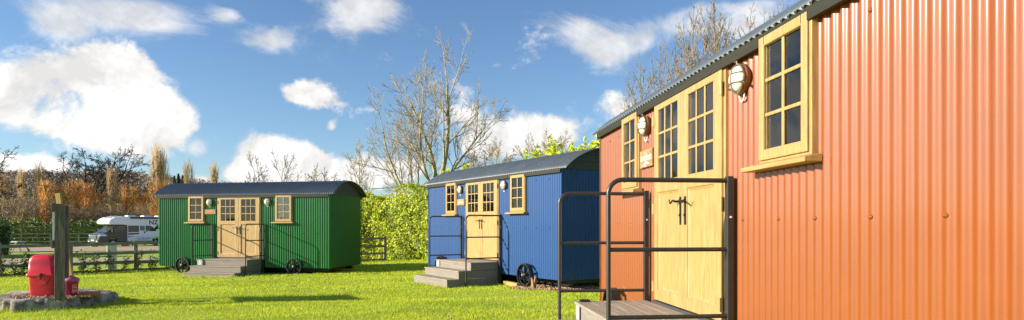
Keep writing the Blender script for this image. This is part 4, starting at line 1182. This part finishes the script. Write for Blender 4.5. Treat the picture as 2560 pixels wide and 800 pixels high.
# pale dense crowns behind the blue hut
PC = [(1258, 58, 352, 'pale dense bare crown nearest the tall ash above the blue hut'), (1318, 60, 345, 'pale dense bare crown in the middle of the row above the blue hut roof'), (1368, 62, 338, 'pale bare crown right of the middle one above the blue hut'),
      (1412, 56, 328, 'greyish bare tree rising highest at the right end above the blue hut'), (1205, 64, 385, 'low pale bush crown just right of the ash trunks')]
for i, (px, Y, top, lab) in enumerate(PC):
    small_tree(40 + i, 'distant_tree', lab, px, Y, hy(top, Y, px), M_PALE_T, M_PALE_T, 'bare trees beyond the laurel hedge', dens=22, thick=.15, clean=.25, spread=.42, fine=.026, ang=(35, 65), upright=.04, bush=2)
# upright saplings behind the orange hut
SAP = [(1562, 25, 205, 'short bare sapling at the far end of the orange hut roof'), (1598, 24, 150, 'slim bare sapling second from the far end above the orange roof'), (1640, 23.5, 112, 'bare sapling with a kinked leader above the orange roof'),
       (1690, 22.5, 95, 'bare sapling left of the tallest group above the orange roof'), (1722, 22, 70, 'dense bare sapling starting the tallest group above the orange roof'), (1755, 21.5, 8, 'tall bare sapling in front of the white cloud above the orange roof'), (1795, 21.5, 0, 'tallest bare sapling above the lamp side of the orange roof'),
       (1835, 21, 15, 'tall bare sapling right of the tallest one above the orange roof'), (1880, 21, 10, 'bare sapling closest to the upper edge of the orange roof'), (1925, 21, -10, 'bare sapling mostly hidden by the orange roof edge')]
for i, (px, Y, top, lab) in enumerate(SAP):
    small_tree(60 + i, 'sapling', lab, px, Y, hy(top, Y, px), M_SAP, M_SAP, 'bare saplings behind the orange hut', dens=20, thick=.075, clean=.3, spread=.27, fine=.0105, ang=(18, 36), upright=.10)

# the old oak and the branch of another at the left edge
def oak(seed, label, px, Y, h, w, top):
    htop = hy(top, Y, px)
    T = Tree(seed); r = T.r; P = [
        dict(seg=5, wob=.03, trop=0, n=0, ang=(0, 0), ratio=1, **{'from': .5}),
        dict(seg=8, wob=.20, trop=.035, n=(5, 7), ang=(30, 60), ratio=.52, rr=.55, fall=.3, **{'from': .3}, rmin=.08),
        dict(seg=6, wob=.28, trop=.03, n=(5, 7), ang=(35, 65), ratio=.52, rr=.6, fall=.3, **{'from': .25}, rmin=.05),
        dict(seg=5, wob=.30, trop=.02, n=(4, 5), ang=(30, 65), ratio=.55, rr=.62, **{'from': .25}, rmin=.045),
        dict(seg=3, wob=.32, trop=.01, n=(3, 4), ang=(30, 65), ratio=.6, rr=.65, **{'from': .3}, rmin=.036),
        dict(seg=2, wob=.3, trop=.0, rmin=.030)]
    x, y = at(px, Y)
    pts, _, _ = T.limb(0, Vector((0, 0, -.5)), Vector((-.03, 0, 1)), h * .40, .75, .55, 5, .03, 0)
    for d, ln, r0 in (((-.9, .1, .52), w * .50, .30), ((-.62, -.3, .8), w * .44, .30), ((-.25, .2, 1), w * .40, .28), ((.45, .1, .9), w * .46, .34), ((.85, -.1, .55), w * .50, .28), ((.15, -.4, 1), w * .38, .22), ((.95, .3, .3), w * .40, .18), ((-.95, -.1, .25), w * .40, .17)):
        T.grow(1, pts[-1] if r0 > .25 else pts[4], Vector(d), ln, r0, P)
    o = T.build('oak_tree', label, (x, y, gz(x, y)), M_OAK, M_OAKT, trunk_levels=(0, 1), sides=(9, 6, 4, 3, 3, 3))
    top_ = max(max(q.z for q in pts) for lst in T.b.values() for pts, _ in lst); zs_ = htop / top_; o.scale = (1.12 * max(zs_, .9), max(zs_, .9), zs_); return o
oak(3, 'broad old bare oak with crooked dark limbs above the orange willows', 240, 112, 12.5, 21, 372)
oak(12, 'bare oak cut by the left edge of the picture, only its branch tips showing', -75, 100, 14.5, 17, 345)

# orange willows
def willow_mesh(seed, h, n, spread):
    T = Tree(seed); r = T.r
    stems = r.randint(4, 6)
    for s_ in range(stems):
        a = r.uniform(0, 6.28); d = Vector((math.cos(a) * .10, math.sin(a) * .10, 1))
        pts, dirs, rad = T.limb(0, Vector((math.cos(a) * .25, math.sin(a) * .25, -.2)), d, h * r.uniform(.8, 1.0), .075, .015, 8, .035, .03)
        for k in range(n // stems):
            t = r.random() ** .8 * .88; f = t * 8; i = int(f); q = pts[i].lerp(pts[min(i + 1, 8)], f - i)
            a2 = r.uniform(0, 6.28); sp = spread * (1 - .55 * t)
            dd = Vector((math.cos(a2) * sp, math.sin(a2) * sp, 1))
            T.limb(1, q, dd, h * r.uniform(.18, .36) * (1.05 - .4 * t), .028, .012, 4, .07, .05)
            if k % 2 == 0:
                T.limb(2, q + dd.normalized() * .3, Vector((math.cos(a2 + 1) * sp * 1.3, math.sin(a2 + 1) * sp * 1.3, 1)), h * r.uniform(.12, .22), .02, .012, 3, .1, .05)
    return T
WIL = [willow_mesh(71, 8.0, 400, .62).build('willow', 'x', (0, 0, 0), M_WIL, M_WILT, trunk_levels=(0,), sides=(5, 3, 3)),
       willow_mesh(72, 11.5, 260, .38).build('willow', 'x', (0, 0, 0), M_WIL, M_WILP, trunk_levels=(0,), sides=(5, 3, 3)),
       willow_mesh(73, 6.8, 400, .70).build('willow', 'x', (0, 0, 0), M_WIL, M_WILT, trunk_levels=(0,), sides=(5, 3, 3))]
WPOS = [(120, 96, 0, 1.05, 'orange willow just left of the notice board post'), (150, 104, 2, 1.1, 'orange willow directly behind the notice board post'), (182, 98, 0, 1.12, 'orange willow right of the post under the left oak limbs'), (212, 102, 0, 1.08, 'bright orange willow under the left half of the oak'),
        (246, 99, 2, 1.0, 'low orange willow in front of the oak trunk'), (282, 103, 1, .92, 'slim pale willow right of the oak trunk'), (318, 100, 0, 1.0, 'rounded orange willow between oak and green hut'), (392, 86, 0, 1.12, 'glowing orange willow beside the left end of the green hut'), (402, 93, 1, 1.15, 'tallest pale feathery willow above the left end of the green hut'),
        (422, 94, 1, 1.02, 'tall pale willow rising behind the end of the green hut roof'), (470, 98, 1, .92, 'pale willow tip over the left part of the green hut roof'), (523, 104, 1, .93, 'thin pale willow tip further right over the green hut roof'), (352, 108, 2, .95, 'dull orange willow above the motorhome roof'),
        (60, 108, 1, .85, 'pale brown willow at the left among the scrub'), (20, 112, 1, .8, 'pale brown willow near the left picture edge'), (97, 103, 1, .9, 'pale brown willow left of the post group')]
used = set()
for i, (px, Y, v, sc, lab) in enumerate(WPOS):
    x, y = at(px, Y); lc = (x, y, gz(x, y))
    if v not in used:
        o = WIL[v]; used.add(v); o.location = lc; o.rotation_euler = (0, 0, i * 1.3); o.scale = (sc, sc, sc * .9); o['label'] = lab
    else: o = dup(WIL[v], lc, i * 1.3, lab, (sc, sc, sc * (.84 if v != 1 else .95)))
    o['group'] = 'orange willows below the wooded hill'
# tangled scrub at the left
def scrub():
    T = Tree(91); P = [
        dict(seg=7, wob=.22, trop=.03, n=(6, 8), ang=(30, 65), ratio=.6, rr=.6, fall=.3, **{'from': .2}, rmin=.05),
        dict(seg=5, wob=.25, trop=.02, n=(6, 7), ang=(30, 65), ratio=.55, rr=.6, **{'from': .2}, rmin=.035),
        dict(seg=4, wob=.25, trop=.03, n=(5, 6), ang=(30, 60), ratio=.6, rr=.65, **{'from': .2}, rmin=.024),
        dict(seg=3, wob=.25, trop=.04, rmin=.018)]
    for k in range(7):
        a = k * .9; T.grow(0, Vector((math.cos(a) * .5, math.sin(a) * .5, -.2)), Vector((math.cos(a) * .6, math.sin(a) * .6, 1)), 4.2, .13, P)
    return T
sc0 = scrub().build('scrub_tree', 'tangled bare scrub tree at the left edge above the dark hedge', (*at(35, 88), gz(*at(35, 88))), M_SCRUB, M_SCRUB, 'bare scrub under the hill', trunk_levels=(0,), sides=(5, 4, 3, 3), scale=1.15)
for px, Y, s_, rz_, lab in ((-20, 92, 1.1, 2, 'bare scrub tree cut by the left picture edge'), (85, 100, 1.0, 4, 'bare scrub tree left of the notice board post'), (170, 92, .8, 1, 'low bare scrub tree behind the leaning plank'), (262, 94, .8, 3, 'low bare scrub above the motorhome front'), (345, 96, .75, 5, 'low bare scrub above the back of the motorhome')):
    dup(sc0, (*at(px, Y), gz(*at(px, Y))), rz_, lab, (s_,) * 3)

# ------------------------------------------------------------------ the wooded hill (one mass) and single conifers
def leaf_cloud(rng, centres, radii, per, size, flat=1.0):
    """random quads spread through ellipsoids; centres (n,3) radii (n,3)"""
    n = len(centres); d = rng.normal(size=(n, per, 3)); d /= np.linalg.norm(d, axis=2, keepdims=True)
    rr = rng.uniform(.35, 1, (n, per, 1)) ** .5
    P = (centres[:, None] + d * rr * radii[:, None]).reshape(-1, 3); m = len(P)
    a = rng.normal(size=(m, 3)); a[:, 2] *= flat; a /= np.linalg.norm(a, axis=1, keepdims=True)
    b = np.cross(a, rng.normal(size=(m, 3))); b /= np.linalg.norm(b, axis=1, keepdims=True)
    s = (size * rng.uniform(.5, 1.3, (m, 1)))
    V = np.stack([P - a * s, P + b * s * .5, P + a * s, P - b * s * .5], 1).reshape(-1, 3)
    return V, np.arange(m * 4).reshape(-1, 4)
M_WOOD = mat('bare_wood_canopy', (0.33, 0.255, 0.19), 0.95, island=.28, hue=.025)
M_CONI = mat('conifer_needles', (0.05, 0.075, 0.04), 0.9, island=.4, hue=.03)
def woodland():
    rng = np.random.default_rng(5); C = []; Rd = []
    for _ in range(1500):
        Y = rng.uniform(205, 335); px = rng.uniform(-160, 640); x, y = at(px, Y)
        h = rng.uniform(5.5, 8.5); C.append((x, y, gz(x, y) + h * .55)); Rd.append((h * .42, h * .42, h * .55))
    V, Fc = leaf_cloud(rng, np.array(C), np.array(Rd), 150, .42)
    o = np_mesh('woodland', V, Fc, M_WOOD, smooth=False); tag(o, 'brown bare woodland covering the far hill at left', 'woodland', kind='stuff')
    # the rest of the horizon, seen only as a low line and in the window glass
    C = []; Rd = []
    for k in range(420):
        a = R(rng.uniform(-215, 15)) ; d = rng.uniform(170, 230); x, y = d * math.cos(a), d * math.sin(a)
        h = rng.uniform(3, 5); C.append((x, y, gz(x, y) + h * .5)); Rd.append((h * .8, h * .8, h * .5))
    V, Fc = leaf_cloud(rng, np.array(C), np.array(Rd), 260, .45)
    o = np_mesh('distant_treeline', V, Fc, M_WOOD, smooth=False); tag(o, 'low distant line of bare trees round the fields', 'woodland', kind='stuff')
    C = []; Rd = []
    for _ in range(260):
        Y = rng.uniform(120, 150); px = rng.uniform(-160, 700); x, y = at(px, Y)
        h = rng.uniform(1.2, 2.6); C.append((x, y, gz(x, y) + h * .45)); Rd.append((h * .9, h * .9, h * .55))
    V, Fc = leaf_cloud(rng, np.array(C), np.array(Rd), 60, .35)
    o = np_mesh('undergrowth', V, Fc, M_SCRUB, smooth=False); tag(o, 'brown bramble undergrowth below the wooded hill', 'undergrowth', kind='stuff')
woodland()
def conifer(seed, h):
    rng = np.random.default_rng(seed); V = []; Fs = []; off = 0
    n = 900
    t = rng.uniform(.12, 1, n) ** .8; az = rng.uniform(0, 2 * np.pi, n); rad = (1 - t) * h * .20 * rng.uniform(.5, 1.1, n) + .1
    P = np.stack([rad * np.cos(az), rad * np.sin(az), t * h - rad * .25], 1)
    out = np.stack([np.cos(az), np.sin(az), np.full(n, -.35)], 1); side = np.stack([-np.sin(az), np.cos(az), np.zeros(n)], 1)
    s = rng.uniform(.25, .6, (n, 1)) * h / 12
    V = np.stack([P - out * s, P + side * s * .6, P + out * s * .8, P - side * s * .6], 1).reshape(-1, 3)
    return V, np.arange(n * 4).reshape(-1, 4)
CON = []
for i, (px, Y, top, lab) in enumerate(((340, 230, 452, 'lone dark conifer on the hill right of the oak'), (408, 215, 446, 'dark conifer on the skyline behind the tall pale willow'), (436, 210, 440, 'leftmost dark conifer of the cluster above the green hut roof end'), (446, 214, 434, 'tallest dark conifer of the cluster above the green hut roof end'), (457, 212, 438, 'rightmost dark conifer of the cluster above the green hut roof end'),
                                         (84, 300, 425, 'dark conifer on the hill skyline at the left of the oak'), (112, 305, 428, 'dark conifer on the skyline just left of the oak limbs'), (24, 310, 430, 'dark conifer on the skyline near the left picture edge'))):
    x, y = at(px, Y); h = min(hy(top, Y, px), 15); b = gz(x, y); top_z = EYE + (566 - top) / F * Y
    h = max(9.0, top_z - b)
    t = thing('conifer', lab, 'tree', (x, y, top_z - h), i, 'dark conifers on the hill')
    V, Fc = conifer(100 + i, h); np_mesh('crown', V, Fc, M_CONI, t, smooth=False)
    m = MB(); m.tube([(0, 0, -1), (0, 0, h * .9)], [.22, .05], 6); m.build('trunk', M_OAK, t)

# ------------------------------------------------------------------ hedges and shrubs
M_LAUREL = mat('laurel_leaf', (0.52, 0.58, 0.020), 0.40, island=.40, hue=.028, trans=.28, spec=.5)
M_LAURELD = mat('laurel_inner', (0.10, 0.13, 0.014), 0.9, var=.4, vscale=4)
M_HEDGE = mat('clipped_hedge_leaf', (0.075, 0.13, 0.017), 0.55, island=.45, hue=.03, trans=.15)
M_SHRUB = mat('young_laurel_leaf', (0.040, 0.095, 0.014), 0.30, island=.4, hue=.02, trans=.15)
def leaves(P, Nn, size, rng, aspect=.42, droop=.35, spread=.75):
    """pointed, folded leaves: P (n,3) positions, Nn (n,3) outward"""
    n = len(P)
    nn = Nn + rng.normal(size=(n, 3)) * spread; nn /= np.linalg.norm(nn, axis=1, keepdims=True)
    t = np.cross(nn, rng.normal(size=(n, 3))); t /= np.linalg.norm(t, axis=1, keepdims=True)
    t[:, 2] -= droop * rng.uniform(0, 1, n); t /= np.linalg.norm(t, axis=1, keepdims=True)
    b = np.cross(nn, t); b /= np.linalg.norm(b, axis=1, keepdims=True); nn = np.cross(t, b)
    s = size * rng.uniform(.6, 1.25, (n, 1)); w = s * aspect
    A = P - t * s; B = P + t * s - nn * s * .25; m1 = P - t * s * .1
    V = np.stack([A, m1 + b * w + nn * w * .35, B, m1 - b * w + nn * w * .35, m1], 1).reshape(-1, 3)
    i = np.arange(n)[:, None] * 5
    F3 = np.concatenate([i + np.array([[0, 4, 1]]), i + np.array([[1, 4, 2]]), i + np.array([[2, 4, 3]]), i + np.array([[3, 4, 0]])], 0)
    return V, F3
def hedge(name, label, path, height, depth, size, dens, mleaf, mcore, seed, lump=.22, shoots=0, group=None, hfun=None, shsize=1.3):
    rng = np.random.default_rng(seed)
    path = np.array(path, float); seg = np.linalg.norm(np.diff(path, axis=0), axis=1); cum = np.concatenate([[0], np.cumsum(seg)]); Lh = cum[-1]
    def pos(s):
        x = np.interp(s, cum, path[:, 0]); y = np.interp(s, cum, path[:, 1])
        e = .05; tx = np.interp(s + e, cum, path[:, 0]) - np.interp(s - e, cum, path[:, 0]); ty = np.interp(s + e, cum, path[:, 1]) - np.interp(s - e, cum, path[:, 1])
        l = np.hypot(tx, ty) + 1e-9; return x, y, ty / l, -tx / l     # normal towards the camera side
    def H(s): return (hfun(s / Lh) if hfun else 1.0) * height
    n = int(Lh * (height * 2 + depth) * dens)
    s = rng.uniform(0, Lh, n); q = rng.uniform(0, 1, n)
    per = 2 * height + depth; a = q * per
    face = np.where(a < height, 0, np.where(a < height + depth, 1, 2))
    Hs = H(s)
    v = np.where(face == 0, a / height, np.where(face == 2, (a - height - depth) / height, 1.0))
    off = np.where(face == 0, depth / 2, np.where(face == 2, -depth / 2, depth / 2 - (a - height)))
    round_ = np.clip((v - .8) / .2, 0, 1) ** 2 * depth * .22
    off = np.where(face == 0, off - round_, np.where(face == 2, off + round_, off * .85))
    x, y, nx, ny = pos(s)
    lum = lump * (vnoise(s * 1.1 + 3, v * Hs * 1.3, seed) - .5) * 2 + lump * .7 * (vnoise(s * 3.1, v * Hs * 3.3 + off, seed + 1) - .5) * 2
    dep = lum - rng.uniform(0, .13, n) * (1 + 1.4 * (vnoise(s * 2.2, v * Hs * 2.4, seed + 2) > .62))
    top = Hs * v + np.where(face == 1, lum * 1.0, 0)
    X = x + nx * (off + np.where(face == 0, dep, np.where(face == 2, -dep, 0))); Y = y + ny * (off + np.where(face == 0, dep, np.where(face == 2, -dep, 0)))
    Z = ground(X, Y) + np.maximum(top + np.where(face == 1, dep * .5, 0), .04)
    P = np.stack([X, Y, Z], 1)
    Nn = np.stack([np.where(face == 0, nx, np.where(face == 2, -nx, 0)), np.where(face == 0, ny, np.where(face == 2, -ny, 0)), np.where(face == 1, 1.0, .30)], 1)
    VV = [leaves(P, Nn, size, rng)]
    for se, sg in ((0.0, -1), (Lh, 1)):                      # leaves closing both ends
        ne = int(height * depth * dens * 1.6); x0, y0, nx0, ny0 = pos(se); h_ = H(se)
        o1 = rng.uniform(-depth / 2, depth / 2, ne); v1 = rng.uniform(0, 1, ne); tx0, ty0 = -ny0, nx0
        d1 = (rng.uniform(-.1, .12, ne) + lump * (vnoise(o1 * 2, v1 * h_ * 2, seed + 5) - .5) - .25 * np.clip((v1 - .8) / .2, 0, 1) ** 2) * sg
        Xe = x0 + nx0 * o1 + tx0 * d1; Ye = y0 + ny0 * o1 + ty0 * d1
        VV.append(leaves(np.stack([Xe, Ye, ground(Xe, Ye) + v1 * h_], 1), np.tile([tx0 * sg, ty0 * sg, .3], (ne, 1)), size, rng))
    if shoots:
        sp = np.where(rng.uniform(0, 1, shoots) < .22, rng.uniform(.29, .36, shoots), rng.uniform(.50, .80, shoots)) * Lh; sP = []; sN = []
        for k in range(shoots):
            x0, y0, _, _ = pos(sp[k]); hh = rng.uniform(.3, 1.0); o1 = rng.uniform(-.4, .4); o2 = rng.uniform(-.4, .4)
            for j in range(int(10 + hh * 22)):
                f = rng.uniform(0, 1); r_ = .07 + .06 * (1 - f); a_ = rng.uniform(0, 6.28)
                px_, py_ = x0 + o1 + .12 * f * o2 + r_ * math.cos(a_), y0 + o2 + r_ * math.sin(a_)
                sP.append((px_, py_, gz(x0, y0) + H(sp[k]) - .1 + hh * f)); sN.append((math.cos(a_), math.sin(a_), .5))
        VV.append(leaves(np.array(sP), np.array(sN), size * shsize, rng, spread=.4, droop=-.5))
    V = np.concatenate([p[0] for p in VV]); o_ = 0; FF = []
    for vv, f in VV: FF.append(f + o_); o_ += len(vv)
    t = thing(name, label, 'hedge', (path[0, 0], path[0, 1], gz(*path[0])), 0, group)
    org = np.array(t.location)
    np_mesh('foliage', V - org, np.concatenate(FF), mleaf, t, smooth=False)
    # dark woody core
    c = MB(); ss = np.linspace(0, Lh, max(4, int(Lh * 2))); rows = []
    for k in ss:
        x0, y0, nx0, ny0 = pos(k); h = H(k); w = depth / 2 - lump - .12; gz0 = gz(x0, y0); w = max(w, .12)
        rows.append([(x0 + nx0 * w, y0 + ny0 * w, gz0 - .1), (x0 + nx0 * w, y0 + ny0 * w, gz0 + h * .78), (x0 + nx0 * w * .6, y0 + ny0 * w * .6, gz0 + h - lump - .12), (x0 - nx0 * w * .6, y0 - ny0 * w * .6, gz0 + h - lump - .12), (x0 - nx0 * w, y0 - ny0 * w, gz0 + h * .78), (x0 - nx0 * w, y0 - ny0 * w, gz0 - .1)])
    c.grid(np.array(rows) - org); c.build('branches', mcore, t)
    return t
hedge('laurel_hedge', 'tall bright yellow green laurel hedge between green and blue huts', [(-9.5, 29.2), (-5.6, 28.7), (-2.4, 26.9), (1.2, 22.6), (4.2, 17.6), (6.8, 13.0)], 2.92, 1.9, .064, 330, M_LAUREL, M_LAURELD, 1, lump=.17, shoots=110, shsize=1.6,
      hfun=lambda f: .93 + .10 * sstep(.12, .28, f) - .05 * sstep(.3, .4, f) + .20 * sstep(.46, .58, f) + .05 * np.sin(f * 60))
hedge('clipped_hedge', 'long dark clipped hedge across the far pitch behind the motorhome', [(-64, 63.5), (-45, 66.5), (-28, 70.5), (-18, 73)], 2.15, 1.6, .15, 42, M_HEDGE, M_LAURELD, 2, lump=.12)
hedge('clipped_hedge', 'near dark clipped hedge end at the left picture edge', [(-36, 32.4), (-28.3, 35.6)], 2.05, 2.2, .085, 150, M_HEDGE, M_LAURELD, 3, lump=.16)
hedge('laurel_hedge', 'rough green hedge bank beyond the far clipped hedge', [(-75, 80), (-45, 82), (-20, 86)], 1.7, 3.0, .2, 24, M_HEDGE, M_LAURELD, 4, lump=.4)

def make_shrub(seed, h):
    rng = np.random.default_rng(seed); t = thing('laurel_shrub', 'x', 'shrub')
    st = MB(); sP = []; sN = []
    for k in range(5):
        a = rng.uniform(0, 6.28); lean = rng.uniform(.05, .35) if k else .03; hh = h * rng.uniform(.6, 1.0) if k else h
        pts = [(math.cos(a) * lean * f * h * .8, math.sin(a) * lean * f * h * .8, hh * f) for f in (0, .3, .6, 1)]
        st.tube(pts, [.010, .008, .006, .003], 5)
        for j in range(int(30 * hh / .7)):
            f = rng.uniform(.08, 1); an = j * 2.4 + a; q = Vector((math.cos(a) * lean * f * h * .8, math.sin(a) * lean * f * h * .8, hh * f)); r_ = .075 + .05 * (1 - f)
            sP.append(q + Vector((math.cos(an) * r_, math.sin(an) * r_, .02))); sN.append((math.cos(an) * .45, math.sin(an) * .45, .9))
    V, Fc = leaves(np.array([tuple(p) for p in sP]), np.array(sN), .062, rng, spread=.3, droop=.1, aspect=.36)
    np_mesh('leaves', V, Fc, M_SHRUB, t, smooth=False); st.build('stems', M_SCRUB, t)
    return t
SHV = [make_shrub(201, .80), make_shrub(202, .62), make_shrub(203, .70)]
SHP = [(6, 0, 1.0, 'young laurel shrub at the left picture edge by the fence'), (38, 1, .9, 'young laurel shrub between the picture edge and the red bin, small one'), (74, 2, 1.15, 'bushiest young laurel shrub just left of the red bin'), (209, 0, 1.02, 'young laurel shrub right above the small faded bin'), (241, 1, 1.05, 'broad young laurel shrub left of the pale utility post'), (277, 2, .98, 'young laurel shrub in front of the pale utility post'),
       (313, 1, .85, 'smallest young laurel shrub right of the pale utility post'), (346, 2, 1.05, 'young laurel shrub with arching stems near the green hut'), (383, 0, .92, 'young laurel shrub touching the left end of the green hut'), (57, 1, .8, 'low young laurel shrub left of the bushiest one'), (418, 1, .7, 'little laurel shrub under the left end of the green hut')]
used = set()
for i, (px, v, sc, lab) in enumerate(SHP):
    # just in front of the fence line
    kx = (px - 1280) / F; y = (16.5 + 20.2 * .7037) / (1 - kx * .7037) - .55; x = kx * y
    if v not in used: o = SHV[v]; used.add(v)
    else: o = dup(SHV[v], (0, 0, 0), 0)
    o.location = (x, y, gz(x, y)); o.rotation_euler = (0, 0, i * 2.1); o.scale = (sc, sc, sc); o['label'] = lab; o['group'] = 'young laurels planted along the fence'

# ------------------------------------------------------------------ lawn blades
def grass_material():
    m = mat('grass_blade', (0.44, 0.55, 0.020), 0.6, var=.20, vscale=.8, stretch=(.5, 1, 1), col2=(0.56, 0.60, 0.026), island=.34, hue=.028, trans=.35)
    return m
M_GRASS = grass_material()
def lawn():
    rng = np.random.default_rng(9)
    bands = [(4.0, 9.0, 1600, .0036, .033), (9.0, 13, 2000, .0042, .036), (13, 18, 1100, .0062, .038), (18, 24, 520, .0095, .042), (24, 30, 240, .014, .05)]
    VV = []; FF = []; off = 0
    for y0, y1, dens, w, h in bands:
        xl = -1.0 * y1 * .86; xr = min(3.2, .4 * y1 + 1)
        n = int((xr - xl) * (y1 - y0) * dens); x = rng.uniform(xl, xr, n); y = rng.uniform(y0, y1, n)
        keep = (x > -.84 * y - .6) & (x < .22 * y + .6)
        for k in range(3):
            u, v = hut_local(k, x, y); keep &= ~((u > .0) & (u < HL) & (v > .02) & (v < HW)); keep &= ~((u > 2.0) & (u < 3.77) & (v > -1.33) & (v < .1))
        keep &= (((x - SX) / 1.06) ** 2 + ((y - SY) / .90) ** 2) > 1
        keep &= y < fence_y(x) + 3
        u, v = hut_local(1, x, y); keep &= ~((u > 4.6) & (u < 6.0) & (v > -.15))
        x = x[keep]; y = y[keep]; n = len(x)
        dens_n = vnoise(x * .8, y * .8, 3); tuft = vnoise(x * 3.3, y * 3.3, 6)
        # taller unmown fringe round the stump, steps and wheels
        ds = np.sqrt(((x - SX) / 1.08) ** 2 + ((y - SY) / .92) ** 2) - 1
        fr = np.exp(-(np.maximum(ds, 0) / .16) ** 2) * 1.6
        for k in range(3):
            u, v = hut_local(k, x, y); dx = np.maximum(np.maximum(2.0 - u, u - 3.77), 0); dy = np.maximum(np.maximum(-1.33 - v, v - .1), 0)
            fr = fr + np.exp(-((dx ** 2 + dy ** 2) / .006)) * .7
        hh = h * (.5 + .8 * tuft + fr) * rng.uniform(.6, 1.3, n) * (.8 + .4 * dens_n)
        a = rng.uniform(0, 2 * np.pi, n); lean = rng.uniform(.1, .9, n) * hh; la = rng.uniform(0, 2 * np.pi, n)
        z = ground(x, y) - .004
        ww = w * rng.uniform(.7, 1.3, n)
        b0 = np.stack([x - np.cos(a) * ww, y - np.sin(a) * ww, z], 1); b1 = np.stack([x + np.cos(a) * ww, y + np.sin(a) * ww, z], 1)
        tp = np.stack([x + np.cos(la) * lean, y + np.sin(la) * lean, z + hh], 1)
        VV.append(np.stack([b0, b1, tp], 1).reshape(-1, 3)); FF.append(np.arange(n * 3).reshape(-1, 3) + off); off += n * 3
    o = np_mesh('grass', np.concatenate(VV), np.concatenate(FF), M_GRASS, smooth=False)
    tag(o, 'bright yellow green mown lawn grass between the huts', 'grass', kind='stuff')
    print('grass blades', off // 3)
lawn()
def fallen_leaves():
    rng = np.random.default_rng(31); n = 170
    y = rng.uniform(8, 22, n); x = rng.uniform(-.6, .12, n) * y
    keep = np.ones(n, bool)
    for k in range(3):
        u, v = hut_local(k, x, y); keep &= ~((u > -.1) & (u < HL) & (v > -1.4) & (v < HW))
    keep &= np.hypot(x - SX, y - SY) > 1.3
    x, y = x[keep], y[keep]; n = len(x)
    P = np.stack([x, y, ground(x, y) + rng.uniform(.02, .04, n)], 1)
    V, Fc = leaves(P, np.tile([0, 0, 1.0], (n, 1)), .036, rng, spread=.5, droop=0)
    o = np_mesh('fallen_leaves', V, Fc, M_CHIP, smooth=False); tag(o, 'few brown fallen leaves lying loose in the lawn', 'leaves', kind='stuff')
fallen_leaves()
